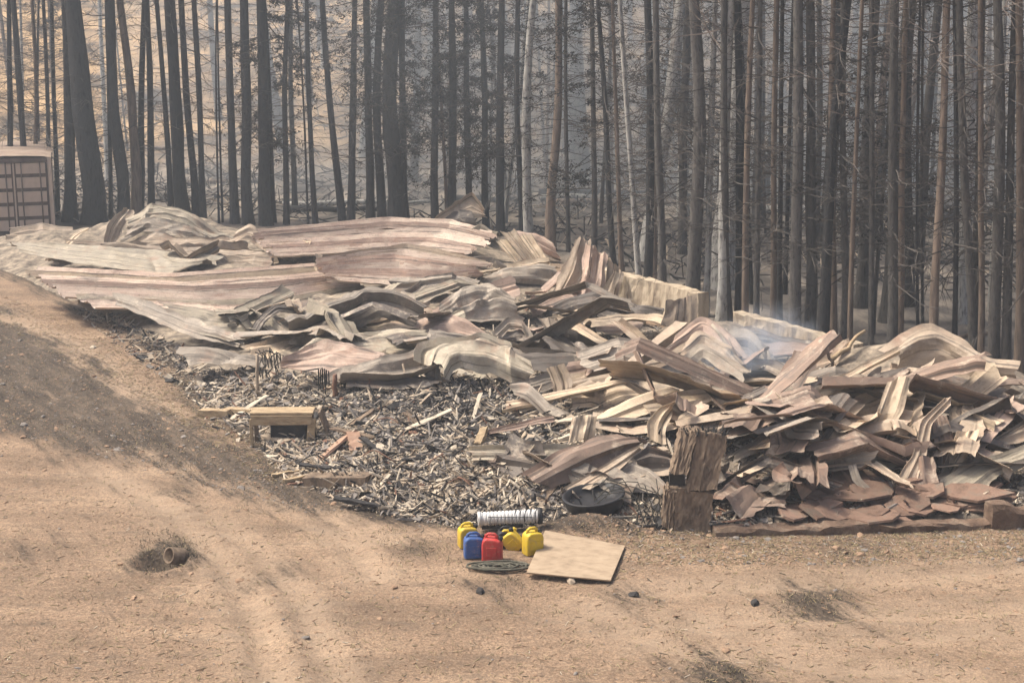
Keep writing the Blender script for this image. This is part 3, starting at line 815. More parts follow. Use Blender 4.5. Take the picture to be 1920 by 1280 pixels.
S('inverted-V strip painted shade-dark in the right foreground', 'dark', 48, [(1350, 905), (1395, 876), (1440, 852), (1500, 872), (1578, 906)], [(1362, 926), (1404, 898), (1444, 876), (1500, 896), (1570, 924)], 1, .015)  # faces downwards; its shade is put into the dark colour
S('grey pointed sheet above the inverted V', 'grey', 36, [(1452, 872), (1500, 842), (1562, 816)], [(1508, 878), (1540, 858), (1570, 832)], 1, .02)
S('low grey sheet right of the charred timber block', 'grey', 22, [(1362, 850), (1430, 815), (1500, 812), (1580, 822)], [(1370, 868), (1440, 842), (1510, 836), (1570, 842)], 3, .05)
S('tan sheet under the pointed grey sheet', 'green', 20, [(1500, 876), (1570, 846), (1640, 838), (1690, 850)], [(1520, 896), (1580, 880), (1640, 872), (1685, 876)], 2, .06)
S('pale wedge beside the smoking hollow', 'pale', 30, [(1468, 808), (1515, 786), (1562, 774)], [(1480, 820), (1532, 808), (1564, 796)], 1, .02)
S('pink upright flap beside the smoking hollow', 'pink', 56, [(1422, 756), (1394, 784), (1378, 812)], [(1442, 760), (1432, 788), (1406, 812)], 1, .04)
S('wavy tan sheet behind the pale wedge', 'tan', 24, [(1440, 790), (1490, 770), (1540, 768), (1590, 778)], [(1450, 806), (1500, 794), (1545, 788), (1592, 796)], 2, .06)
S('long bright strip climbing to the rolled sheet at right', 'pale', 32, [(1498, 752), (1560, 712), (1640, 672), (1690, 650)], [(1512, 762), (1574, 732), (1644, 690), (1690, 664)], 1, .015)
S('strip painted dark as the shaded underside below the long bright strip', 'dark', 34, [(1520, 762), (1580, 732), (1650, 692)], [(1540, 778), (1600, 758), (1662, 716)], 1, .02)  # dark sheet paints the underside shade of the strip above
S('thin pale strip running left from the long bright one', 'tan', 16, [(1400, 756), (1470, 736), (1570, 702)], [(1410, 766), (1480, 746), (1572, 712)], 1, .015)
S('grey strip across the centre of the right half', 'grey', 14, [(1330, 734), (1420, 732), (1500, 728), (1570, 716)], [(1340, 746), (1420, 746), (1490, 742), (1560, 730)], 1, .04)
S('large dark rolled sheet cresting the right end', 'tan', 50, [(1668, 672), (1700, 648), (1742, 630), (1792, 650), (1850, 688), (1908, 700)], [(1690, 700), (1730, 684), (1770, 688), (1812, 712), (1860, 738), (1898, 738)], 3, .04, arch=.3)
S('sheet painted dark for the shade under the rolled sheet at right', 'dark', 30, [(1640, 700), (1700, 690), (1780, 700), (1860, 735)], [(1650, 716), (1710, 712), (1780, 722), (1850, 748)], 1, .04)  # shade below the roll, laid in as a dark-coloured sheet
S('wide pale sheet at the middle of the right end', 'pale', 28, [(1545, 770), (1610, 742), (1680, 722)], [(1560, 792), (1620, 780), (1672, 760)], 2, .05)
S('broad speckled slab-like strip standing at right', 'pale', 58, [(1664, 714), (1642, 770), (1612, 846)], [(1706, 714), (1690, 772), (1652, 838)], 2, .02)
S('white-topped upright strip beside the speckled one', 'pale', 60, [(1668, 768), (1652, 800), (1640, 832)], [(1690, 776), (1680, 804), (1664, 834)], 1, .02)
S('arched pinkish sheet above the speckled strip', 'pink', 40, [(1670, 712), (1720, 690), (1770, 688)], [(1682, 722), (1726, 706), (1772, 700)], 1, .03)
S('dark drooping sheet at the right edge', 'dark', 34, [(1768, 742), (1820, 740), (1870, 762), (1930, 790)], [(1790, 778), (1840, 784), (1880, 796), (1930, 806)], 2, .04)
S('tall tan ribbon hanging down at right', 'tan', 62, [(1778, 738), (1728, 790), (1712, 850), (1676, 908)], [(1792, 748), (1748, 796), (1736, 852), (1716, 910)], 1, .02)
S('brown ribbon crossing behind the tall tan one', 'rust', 60, [(1744, 776), (1754, 830), (1760, 884)], [(1774, 774), (1790, 822), (1784, 872)], 1, .02)
S('bright short plank-like strip at right', 'pale', 58, [(1796, 810), (1776, 852), (1762, 894)], [(1840, 803), (1822, 842), (1792, 884)], 1, .015)
S('tan strip ending at the right border', 'tan', 34, [(1858, 826), (1890, 804), (1930, 780)], [(1870, 838), (1900, 830), (1930, 822)], 1, .02)
S('pale flat sheet near the right border', 'pale', 26, [(1800, 720), (1850, 732), (1930, 762)], [(1790, 742), (1850, 756), (1930, 788)], 2, .05)
S('large weathered strip sloping down to the right corner', 'green', 36, [(1752, 910), (1830, 862), (1930, 828)], [(1838, 930), (1872, 892), (1930, 868)], 3, .025)
S('brown strip between tall ribbon and weathered strip', 'rust', 56, [(1700, 860), (1706, 890), (1712, 912)], [(1752, 856), (1756, 884), (1762, 906)], 1, .03)
S('folded tan sheet behind the tall ribbons', 'tan', 36, [(1560, 830), (1600, 805), (1650, 800)], [(1570, 852), (1610, 838), (1655, 828)], 2, .06)
S('grey bent strip left of the rusty slabs', 'grey', 50, [(1590, 880), (1598, 905), (1625, 930)], [(1604, 872), (1614, 900), (1640, 925)], 1, .03)

# --- small scraps that fill the heap
def scrap(x, y, z, ang, L, W, arch, twist, mat, bendy, seed, pitch=0.0):
    nu, nv = 30, 15
    v = np.linspace(-.5, .5, nv)
    P = np.zeros((nu, nv, 3))
    rr = random.Random(seed)
    kinks = sorted(rr.randrange(2, nu - 2) for _ in range(rr.choice((1, 2, 2, 3))))
    el, az, tw = pitch + arch * 1.8, bendy, rr.gauss(0, .3)
    c = np.zeros(3)
    for i in range(nu):
        if i in kinks:
            el = -el * rr.uniform(.2, 1.0) + rr.gauss(0, .25); az += rr.gauss(0, .35); tw += rr.gauss(0, .4)
        tw += twist / nu * .5
        c = c + np.array([math.cos(el) * math.cos(az), math.cos(el) * math.sin(az), math.sin(el)]) * L / nu
        sd = np.array([-math.sin(az) * math.cos(tw), math.cos(az) * math.cos(tw), math.sin(tw)])
        P[i] = c + sd[None] * (v * W)[:, None]
    P[..., 0] -= P[..., 0].mean(); P[..., 1] -= P[..., 1].mean()
    c, s = math.cos(ang), math.sin(ang)
    Q = P.copy()
    Q[..., 0] = P[..., 0] * c - P[..., 1] * s + x
    Q[..., 1] = P[..., 0] * s + P[..., 1] * c + y
    Q = dress(Q, 3, .016, seed, .022, 1.6)
    Q[..., 2] += z - Q[..., 2].min()
    return grid_sheet('metal_scrap', Q, METAL[mat], .004)

def in_poly_px(P, n):
    P = np.asarray(P, float)
    lo, hi = P.min(0), P.max(0)
    out = np.zeros((0, 2))
    while len(out) < n:
        q = RNG.uniform(lo, hi, (n * 2, 2))
        out = np.vstack([out, q[inside_dist(P, q[:, 0], q[:, 1]) > 0]])
    return out[:n]

ZONES = [([(840, 500), (1060, 520), (1200, 610), (1330, 675), (1420, 730), (1250, 760), (1050, 720), (960, 640), (820, 600)], 26, ['grey', 'tan', 'pale', 'dark', 'pink']),
         ([(1060, 690), (1330, 705), (1500, 725), (1560, 830), (1300, 820), (1100, 790)], 26, ['tan', 'pale', 'grey', 'dark', 'rust', 'tan']),
         ([(1360, 770), (1600, 735), (1700, 705), (1880, 760), (1920, 900), (1700, 900), (1400, 900)], 42, ['tan', 'pale', 'grey', 'dark', 'rust', 'pink', 'tan']),
         ([(420, 600), (700, 560), (880, 600), (960, 690), (700, 720), (480, 680)], 20, ['grey', 'green', 'tan', 'dark']),
         ([(880, 860), (1180, 900), (1380, 900), (1600, 930), (1380, 970), (1200, 950)], 14, ['grey', 'tan', 'dark', 'rust']),
         ([(60, 478), (300, 488), (500, 492), (600, 500), (400, 505), (100, 495)], 5, ['tan', 'green', 'pale'])]
TONE = {'grey': 'grey', 'tan': 'tan', 'pale': 'pale', 'dark': 'blackened', 'pink': 'pinkish', 'rust': 'rusty', 'green': 'grey-green'}
WHERE = ['around the middle of the heap', 'around the wavy ribbons right of centre', 'in the right end of the heap', 'below the flat roof sections', 'along the front foot of the heap', 'at the far left of the heap']
for (poly, n, cols), where in zip(ZONES, WHERE):
    for k, (a, b) in enumerate(in_poly_px(poly, n)):
        p = gp(a, b)
        sc = 70 / pxm(p)
        L = random.uniform(1.3, 3.8) * (.75 + .25 * sc) * (.4 if 'foot' in where else 1)
        mc = random.choice(cols)
        o = scrap(p[0], p[1], p[2] - .02, random.choice([random.gauss(0, .35), random.gauss(.6, .3), random.gauss(-.6, .3), random.uniform(0, 3)]),
                  L, random.uniform(.25, .75), random.uniform(0, .16), random.gauss(0, .4), mc, random.gauss(0, .12), int(RNG.integers(9999)), random.gauss(0, .08))
        tag(o, f'small twisted {TONE[mc]} metal scrap {where}', 'metal scrap', f'{TONE[mc]} scraps {where}')

# ------------------------------------------------------------------ concrete wall remains
def wall_piece(a, b, h0, h1, thick, label, seed, jag=.06):
    n, r = 34, 7
    A, B = np.asarray(a), np.asarray(b)
    d = (B - A)[:2]; L = np.linalg.norm(d); d = d / L
    nrm = np.array([-d[1], d[0]])
    org = np.array([A[0], A[1], min(A[2], B[2])])
    V, Fc = [], []
    for side in (0, 1):
        for i in range(n + 1):
            t = i / n
            top = h0 * (1 - t) + h1 * t + jag * vnoise(t * L * 2.2, side * .3, 0, seed) + jag * .6 * vnoise(t * L * 7, side * .3, 0, seed + 1)
            base = A * (1 - t) + B * t
            for j in range(r + 1):
                z = -.25 + (top + .25) * j / r
                off = side * thick + (.03 * vnoise(t * L * 3, z * 4, side, seed + 2) + .02 * vnoise(t * L * 9, z * 9, side, seed + 3))
                V.append((base[0] - org[0] + nrm[0] * off, base[1] - org[1] + nrm[1] * off, base[2] - org[2] + z))
    m = (n + 1) * (r + 1)
    for side in (0, 1):
        for i in range(n):
            for j in range(r):
                q = [side * m + i * (r + 1) + j, side * m + (i + 1) * (r + 1) + j, side * m + (i + 1) * (r + 1) + j + 1, side * m + i * (r + 1) + j + 1]
                Fc.append(q if side == 0 else q[::-1])
    for i in range(n):
        a0 = i * (r + 1) + r; a1 = (i + 1) * (r + 1) + r
        Fc.append([a0, a1, a1 + m, a0 + m])
    for i in (0, n):
        for j in range(r):
            q = [i * (r + 1) + j, i * (r + 1) + j + 1, m + i * (r + 1) + j + 1, m + i * (r + 1) + j]
            Fc.append(q if i == 0 else q[::-1])
    o = mk('concrete_wall', V, Fc, 'concrete', loc=org)
    tag(o, label, 'wall', 'remains of the concrete wall', 'thing')
    return o
p1, p2 = flat(1120, 572), flat(1308, 628)
wall_piece(p1, p2, .95, 1.0, .30, 'tall stained concrete wall stub beside the upright crumple of sheets', 71)
q = p2 - np.array([1.05, -.15, 0])
p3, p4 = flat(1374, 642), flat(1600, 690)
wall_piece(p3, p4, .72, .48, .28, 'low pale concrete wall stub right of the taller one', 72)
S('brown sheet bent round the end of the tall wall stub', 'tan', 76, [(1250, 566), (1246, 590), (1240, 612)], [(1308, 548), (1309, 580), (1306, 624)], 1, .03, off=.02)
S('pale strip folded over the top of the tall wall stub', 'pale', 40, [(1262, 575), (1290, 555)], [(1275, 580), (1308, 556)], 1, .02, off=.55)

# foundation edge at the right front, in blocks
fa, fb = flat(1338, 1004), flat(1860, 982)
def rough_beam(A, B, w, h, label, seed, mat='kerb'):
    L = np.linalg.norm(B - A); n = int(L / .09) + 2
    dx, dy = (B - A)[:2] / L
    V, Fc = [], []
    prof = [(-w / 2, -.1), (-w / 2, h * .8), (-w * .36, h), (w * .36, h), (w / 2, h * .8), (w / 2, -.1)]
    m = len(prof)
    for i in range(n):
        t = i / (n - 1)
        p = A * (1 - t) + B * t - A
        sag = .35 * vnoise(t * L * .9, 0, 0, seed) + .25 * vnoise(t * L * 4, 0, 0, seed + 1)
        for k, (a, b) in enumerate(prof):
            a = a + .04 * vnoise(t * L * 5, k * 2.7, 0, seed + 2)
            b = b * (1 + sag) + (.03 * vnoise(t * L * 6, k * 3.1, 0, seed + 3) if b > 0 else 0)
            V.append((p[0] - dy * a, p[1] + dx * a, p[2] + b))
    for i in range(n - 1):
        for k in range(m - 1):
            Fc.append((i * m + k, i * m + k + 1, (i + 1) * m + k + 1, (i + 1) * m + k))
    Fc += [tuple(range(m))[::-1], tuple((n - 1) * m + k for k in range(m))]
    o = mk('foundation_beam', V, [f[::-1] for f in Fc], mat, loc=A)
    tag(o, label, 'foundation')
rough_beam(fa, fb, .26, .09, 'low crumbling brown foundation edge along the right front of the heap', 5)
rough_beam(flat(1852, 984), flat(1990, 978), .3, .30, 'taller brown foundation block at the right border', 8)

# rusty flaky slabs
for k in range(36):
    a, b = in_poly_px([(1470, 950), (1560, 915), (1700, 903), (1850, 915), (1860, 950), (1700, 985), (1480, 985)], 1)[0]
    p = gp(a, b)
    n = random.randint(5, 7)
    R = random.uniform(.25, .62)
    el = random.uniform(.5, .8)
    top = []
    for i in range(n):
        w = 2 * math.pi * (i + random.uniform(-.25, .25)) / n
        r = R * random.uniform(.75, 1.1)
        top.append((r * math.cos(w), el * r * math.sin(w)))
    th = random.uniform(.02, .05)
    V = [(x, y, 0) for x, y in top] + [(x * .97, y * .97, th) for x, y in top]
    Fc = [tuple(range(n))[::-1], tuple(range(n, 2 * n))] + [(i, (i + 1) % n, (i + 1) % n + n, i + n) for i in range(n)]
    o = mk('rusty_slab', V, Fc, 'slab', loc=(p[0], p[1], p[2] + .04 + random.uniform(0, .12)), rot=(random.uniform(.05, .4), random.gauss(0, .16), random.uniform(0, 6)))
    o.rotation_euler = (random.uniform(-.1, .45), random.gauss(0, .15), random.gauss(0, .5))
    tag(o, 'thin flaky rust-red slab in the layered patch at the right front', 'slab', 'rust-red slabs at the right front')

# ------------------------------------------------------------------ rubble scatter
BOXV = np.array([(-1, -1, -1), (1, -1, -1), (1, 1, -1), (-1, 1, -1), (-1, -1, 1), (1, -1, 1), (1, 1, 1), (-1, 1, 1)], float) * .5
BOXF = np.array([(0, 3, 2, 1), (4, 5, 6, 7), (0, 1, 5, 4), (1, 2, 6, 5), (2, 3, 7, 6), (3, 0, 4, 7)])

def rots(n, flatness=1.0):
    a = RNG.uniform(0, 2 * math.pi, n); b = RNG.normal(0, .5 * flatness, n); c = RNG.normal(0, .5 * flatness, n)
    ca, sa, cb, sb, cc, sc = np.cos(a), np.sin(a), np.cos(b), np.sin(b), np.cos(c), np.sin(c)
    Z = np.zeros(n); O = np.ones(n)
    Rz = np.stack([ca, -sa, Z, sa, ca, Z, Z, Z, O], -1).reshape(n, 3, 3)
    Ry = np.stack([cb, Z, sb, Z, O, Z, -sb, Z, cb], -1).reshape(n, 3, 3)
    Rx = np.stack([O, Z, Z, Z, cc, -sc, Z, sc, cc], -1).reshape(n, 3, 3)
    return Rz @ Ry @ Rx

def scatter(name, pos, dims, tv, tf, mats, midx, flatness=1.0, jitter=.25, smooth=False):
    n = len(pos)
    V = tv[None] * dims[:, None, :] * (1 + RNG.uniform(-jitter, jitter, (n, len(tv), 3)))
    V = np.einsum('nij,nkj->nki', rots(n, flatness), V) + pos[:, None, :]
    Fc = tf[None] + (np.arange(n) * len(tv))[:, None, None]
    return mk(name, V.reshape(-1, 3), Fc.reshape(-1, tf.shape[1]), mats, midx=np.repeat(midx, len(tf)), smooth=smooth)

def px_to_surface(q, lift=0.0):
    d = FWD[None] + ((q[:, 0] - 960) / F)[:, None] * RIGHT + ((640 - q[:, 1]) / F)[:, None] * UP
    h = np.zeros(len(q))
    for _ in range(6):
        t = (h - CAMH) / d[:, 2]
        P = CAM + d * t[:, None]
        h = .5 * h + .5 * surf(P[:, 0], P[:, 1])
    P[:, 2] = surf(P[:, 0], P[:, 1]) + lift
    return P

RUB = [([(350, 690), (520, 695), (800, 705), (980, 720), (1070, 800), (1090, 985), (860, 992), (650, 950), (560, 890), (380, 790)], 34000, (.32, .24, .26, .15, .03), 1.0),
       ([(620, 715), (960, 715), (1050, 790), (1040, 830), (880, 840), (720, 840), (600, 770)], 14000, (.12, .08, .34, .43, .03), 1.0),
       ([(130, 575), (220, 592), (345, 660), (410, 790), (330, 730), (210, 640)], 9000, (.28, .34, .22, .13, .03), .9),
       ([(480, 830), (700, 880), (1000, 900), (1000, 985), (860, 990), (650, 950), (520, 890)], 22000, (.42, .30, .19, .07, .02), .9),
       ([(1000, 900), (1350, 880), (1920, 890), (1920, 955), (1350, 1000), (1050, 990)], 5000, (.18, .22, .24, .26, .10), 1.0),
       ([(840, 520), (1050, 560), (1300, 640), (1560, 690), (1920, 760), (1920, 900), (1100, 850), (950, 700)], 9000, (.26, .28, .24, .18, .04), 1.3)]
pos, dims, mi = [], [], []
for poly, n, pr, k in RUB:
    q = in_poly_px(poly, n)
    pos.append(px_to_surface(q, .01))
    big = RNG.pareto(2.8, n) * .017 + .010
    d = np.stack([big * RNG.uniform(.8, 2.2, n), big * RNG.uniform(.6, 1.5, n), big * RNG.uniform(.2, .8, n)], -1) * k
    stick = RNG.random(n) < .05
    d[stick] = np.stack([RNG.uniform(.18, .6, n), RNG.uniform(.012, .035, n), RNG.uniform(.012, .03, n)], -1)[stick]
    d[~stick] = np.minimum(d[~stick], (.22, .15, .07))
    dims.append(d)
    m_ = RNG.choice(5, n, p=pr)
    cn = fbm(pos[-1][:, 0] * .9, pos[-1][:, 1] * .9, 0, 61)
    m_ = np.where((cn > .12) & (RNG.random(n) < .36), RNG.choice([2, 3, 3], n), m_)
    ed = inside_dist(HEAP, pos[-1][:, 0], pos[-1][:, 1]) + .35 * fbm(pos[-1][:, 0] * 1.6, pos[-1][:, 1] * 1.6, 0, 67)
    keep = (ed > .25) | (RNG.random(n) < .18)
    pos[-1], dims[-1], m_ = pos[-1][keep], dims[-1][keep], m_[keep]
    mi.append(m_)
rub = scatter('rubble', np.vstack(pos), np.vstack(dims), BOXV, BOXF, ['white_ash', 'tan_ash', 'grey_ash', 'char', 'rust_bits'], np.concatenate(mi), .8, .35)
tag(rub, 'pale and black crumbled rubble, cinders and broken bits through the heap', 'rubble', kind='stuff')

# loose dirt clods and gravel on the yard
ICO_T = (1 + 5 ** .5) / 2
ICOV = np.array([(-1, ICO_T, 0), (1, ICO_T, 0), (-1, -ICO_T, 0), (1, -ICO_T, 0), (0, -1, ICO_T), (0, 1, ICO_T), (0, -1, -ICO_T), (0, 1, -ICO_T), (ICO_T, 0, -1), (ICO_T, 0, 1), (-ICO_T, 0, -1), (-ICO_T, 0, 1)]) / 1.9
ICOF = np.array([(0, 11, 5), (0, 5, 1), (0, 1, 7), (0, 7, 10), (0, 10, 11), (1, 5, 9), (5, 11, 4), (11, 10, 2), (10, 7, 6), (7, 1, 8), (3, 9, 4), (3, 4, 2), (3, 2, 6), (3, 6, 8), (3, 8, 9), (4, 9, 5), (2, 4, 11), (6, 2, 10), (8, 6, 7), (9, 8, 1)])
q = np.vstack([in_poly_px([(-20, 560), (300, 760), (600, 960), (1940, 1000), (1940, 1300), (-20, 1300)], 3500), in_poly_px([(-20, 600), (160, 690), (420, 850), (660, 960), (560, 960), (300, 890), (-20, 800)], 3000), in_poly_px([(1040, 990), (1940, 975), (1940, 1060), (1200, 1060)], 2500)])
P = px_to_surface(q)
P[:, 2] = groundz(P[:, 0], P[:, 1], True) + .002
s = RNG.pareto(3.2, len(q)) * .009 + .007
s = np.minimum(s, .06)
cl = np.where(np.arange(len(q)) < 3500, RNG.choice(2, len(q), p=(.92, .08)), RNG.choice(2, len(q), p=(.5, .5)))
o = scatter('dirt_clods', P, np.stack([s * RNG.uniform(1, 1.7, len(q)), s, s * .55], -1), ICOV, ICOF, ['clod', 'grey_ash'], cl, .4, .25)
tag(o, 'loose clods and gravel strewn over the dirt yard', 'gravel', kind='stuff')

# dry and burnt grass
BLV = np.array([(-.5, 0, 0), (.5, 0, 0), (.3, .15, .5), (-.3, .15, .5), (0, .5, 1.0)])
BLF = np.array([(0, 1, 2), (0, 2, 3), (3, 2, 4)])
gz = [([(1080, 1000), (1920, 985), (1920, 1060), (1300, 1060)], 2600, .2), ([(260, 1000), (380, 1000), (380, 1060), (260, 1060)], 900, .9), ([(700, 990), (860, 990), (860, 1060), (720, 1060)], 500, .6),
      ([(-20, 620), (160, 700), (420, 850), (680, 965), (520, 960), (300, 890), (-20, 810)], 3200, .75), ([(1460, 1100), (1590, 1100), (1590, 1150), (1460, 1150)], 400, .8),
      ([(1290, 1240), (1430, 1240), (1430, 1290), (1290, 1290)], 300, .8), ([(0, 900), (600, 960), (1900, 1060), (1900, 1290), (0, 1290)], 3500, .12), ([(880, 1085), (980, 1085), (980, 1115), (880, 1115)], 160, .9),
      ([(100, 600), (340, 700), (480, 830), (400, 820), (180, 680)], 900, .3)]
pos, mi = [], []
for poly, n, pr in gz:
    cn = in_poly_px(poly, max(8, n // 9))
    q = cn[RNG.integers(0, len(cn), n)] + RNG.normal(0, 1, (n, 2)) * (9, 4)
    p = px_to_surface(q); p[:, 2] = groundz(p[:, 0], p[:, 1], True) - .005
    pos.append(p); mi.append((RNG.random(n) < pr).astype(int))
pos, mi = np.vstack(pos), np.concatenate(mi)
n = len(pos)
hh = RNG.uniform(.015, .06, n)
o = scatter('dry_grass', pos, np.stack([RNG.uniform(.006, .012, n), hh * RNG.uniform(1, 4, n), hh], -1), BLV, BLF, ['grass', 'grass_dark'], mi, .35, .1)
tag(o, 'sparse dry and burnt grass on the dirt', 'grass', kind='stuff')

q = np.vstack([in_poly_px([(-20, 560), (300, 760), (600, 960), (1940, 1000), (1940, 1300), (-20, 1300)], 2600), in_poly_px([(1040, 1000), (1940, 980), (1940, 1050), (1200, 1060)], 2600), in_poly_px([(-20, 540), (330, 690), (560, 900), (500, 900), (250, 740), (-20, 600)], 3000)])
P = px_to_surface(q); P[:, 2] = groundz(P[:, 0], P[:, 1], True) + .006
n = len(q)
o = scatter('straw_litter', P, np.stack([RNG.uniform(.02, .11, n), RNG.uniform(.004, .011, n), RNG.uniform(.003, .008, n)], -1), BOXV, BOXF, ['grass', 'grass_dark', 'clod', 'white_ash'], RNG.choice(4, n, p=(.50, .08, .36, .06)), .25, .2)
tag(o, 'straw, twigs and bark bits littered over the dirt yard', 'litter', kind='stuff')

# burnt brush on the forest floor and hillside
n = 9000
y = 40 + 70 * RNG.random(n) ** 1.1; x = RNG.uniform(-.38, .38, n) * y
ep = np.array([flat(a, b)[:2] for a, b in zip(*EDGE)])
k = y > np.interp(x, ep[:, 0], ep[:, 1]) + .5
x, y = x[k], y[k]; n = len(x)
cl = np.stack([x, y], -1)[RNG.integers(0, 500, n)] + RNG.normal(0, 1, (n, 2)) * (1.6, 1.0)
mixk = RNG.random(n) < .7
x, y = np.where(mixk, cl[:, 0], x), np.where(mixk, cl[:, 1], y)
P = np.stack([x, y, groundz(x, y) + RNG.uniform(0, .25, n)], -1)
o = scatter('burnt_brush', P, np.stack([RNG.uniform(.25, 1.3, n), RNG.uniform(.015, .05, n), RNG.uniform(.015, .05, n)], -1), BOXV, BOXF, ['char', 'grey_ash', 'tan_ash'], RNG.choice(3, n, p=(.62, .25, .13)), 1.0, .2)
tag(o, 'burnt brush and fallen branches covering the forest floor', 'brush', kind='stuff')

# ------------------------------------------------------------------ timber and odd pieces in the heap
def beam(name, mat, A, B, w, h, label, cat='timber', group=None, rx=0.0, wob=.004):
    A, B = Vector(A), Vector(B)
    L = (B - A).length
    n = 6
    mb = MB()
    V, Fc = [], []
    for i in range(n + 1):
        t = i / n
        for (y, z) in ((-w / 2, 0), (w / 2, 0), (w / 2, h), (-w / 2, h)):
            V.append((t * L + (random.uniform(-.03, .03) if i in (0, n) else 0), y + random.gauss(0, wob), z + random.gauss(0, wob)))
    for i in range(n):
        for k in range(4):
            k2 = (k + 1) % 4
            Fc.append((i * 4 + k, (i + 1) * 4 + k, (i + 1) * 4 + k2, i * 4 + k2))
    Fc += [(0, 1, 2, 3), tuple(n * 4 + k for k in (3, 2, 1, 0))]
    o = mk(name, V, Fc, mat)
    q = (B - A).to_track_quat('X', 'Z')
    o.matrix_world = Matrix.Translation(A) @ q.to_matrix().to_4x4() @ Matrix.Rotation(rx, 4, 'X')
    tag(o, label, cat, group)
    return o

def pb(a, b, off=0.0):
    return gp(a, b, off)

beam('timber_block', 'timber', pb(374, 780), pb(432, 782), .16, .14, 'squared pale timber end lying left of the bench')
beam('timber_plank', 'timber', pb(425, 772), pb(478, 774), .2, .08, 'short plank between timber end and the bench')
beam('timber_stick', 'timber', pb(432, 786), pb(480, 792), .04, .03, 'thin pale stick under the short plank by the bench')
beam('timber_block', 'old_timber', pb(575, 908), pb(696, 908), .34, .16, 'thick grey-topped timber lying at the front left of the rubble')
beam('timber_stick', 'timber', pb(508, 894), pb(572, 884), .06, .05, 'upper of two pale sticks by the grey-topped timber')
beam('timber_stick', 'timber', pb(534, 904), pb(578, 895), .06, .05, 'lower of two pale sticks by the grey-topped timber')
beam('timber_plank', 'red_timber', pb(596, 866, .02), pb(660, 812, .15), .34, .04, 'reddish plank propped up above the grey-topped timber', rx=-.5)
beam('timber_plank', 'red_timber', pb(662, 812, .2), pb(668, 846), .22, .03, 'short reddish board hanging at the end of the propped plank')
beam('timber_stick', 'white_ash', pb(706, 918, .03), pb(736, 888, .1), .06, .03, 'pale bleached stick right of the grey-topped timber')
beam('timber_stub', 'timber', pb(898, 838), pb(910, 806, .18), .12, .1, 'yellowish timber stub in the charred rubble')
beam('timber_plank', 'timber', pb(1118, 944), pb(1168, 938), .05, .03, 'thin pale slat above the black tub')

RZ = [(430, 720), (620, 730), (960, 740), (1060, 830), (1060, 960), (860, 985), (660, 940), (560, 880), (420, 780)]
for k in range(26):
    a, b = in_poly_px(RZ, 1)[0]
    p = gp(a, b)
    g = random.uniform(0, math.pi); L = random.uniform(.35, 1.1); w = random.uniform(.05, .16)
    dz = random.uniform(.0, .22)
    q = p + np.array([L * math.cos(g), L * math.sin(g) * .8, 0]); q[2] = float(surf(q[0], q[1])) + dz
    p[2] += .02
    mt, nm = random.choice((('char', 'charred'), ('char', 'charred'), ('old_timber', 'scorched'), ('tan_ash', 'ash-covered'), ('white_ash', 'bleached')))
    beam('broken_board', mt, p, q, w, random.uniform(.02, .05), f'{nm} broken board lying in the rubble between bench and fuel cans', 'board', f'{nm} boards in the rubble', wob=.008)
for k in range(22):
    a, b = in_poly_px(RZ if k < 15 else [(1180, 880), (1500, 900), (1880, 880), (1880, 950), (1400, 985), (1180, 960)], 1)[0]
    p = gp(a, b, -.02)
    g = random.uniform(0, 6.28); pts = [np.zeros(3)]; e = random.uniform(.1, .9)
    for i in range(7):
        pts.append(pts[-1] + np.array([math.cos(g) * math.cos(e), math.sin(g) * math.cos(e), math.sin(e)]) * random.uniform(.07, .15)); g += random.gauss(0, .5); e -= random.uniform(0, .45)
    for t in pts:
        t[2] = max(t[2], -.02)
    mbw = MB().tube(pts, .011, 5)
    o = mbw.obj('bent_rod', random.choice(['rust_bits', 'wire']), smooth=True, loc=p)
    w_ = 'between bench and fuel cans' if k < 15 else 'along the right front of the heap'
    tag(o, f'bent rusty rod poking out of the rubble {w_}', 'rod', f'bent rods {w_}')

# bench-like frame of pale timber with a black box painting the shade of its opening
bp = gp(532, 822)
be = empty('timber_bench', (bp[0], bp[1], groundz(bp[0], bp[1])), (0, 0, .02))
mz = bp[2] - groundz(bp[0], bp[1])
MB().box((0, 0, mz + .50), (1.10, .40, .05)).obj('top', 'timber', be)
MB().box((0, -.19, mz + .39), (1.06, .05, .17)).obj('apron', 'timber', be)
MB().box((-.53, -.18, mz + .10), (.06, .06, .62)).obj('leg', 'timber', be)
MB().box((.50, -.16, mz + .10), (.14, .09, .62), ry=.08).obj('leg', 'timber', be)
MB().box((-.50, .17, mz + .10), (.07, .07, .62)).obj('leg', 'old_timber', be)
MB().box((.48, .17, mz + .10), (.07, .07, .62)).obj('leg', 'old_timber', be)
MB().box((.74, .0, mz + .26), (.05, .34, .55), ry=-.35).obj('side_board', 'old_timber', be)
for c in be.children: bevel(c, .008)
tag(be, 'pale timber bench frame standing at the left edge of the rubble', 'bench')
o = MB().box((0, 0, .14), (.62, .3, .30)).obj('opening_shade_box', 'black', loc=(bp[0] + .1, bp[1] + .02, bp[2]))  # black block paints the shade in the opening below the bench top
bevel(o, .02); tag(o, 'black box for the shaded opening under the timber bench', 'box')

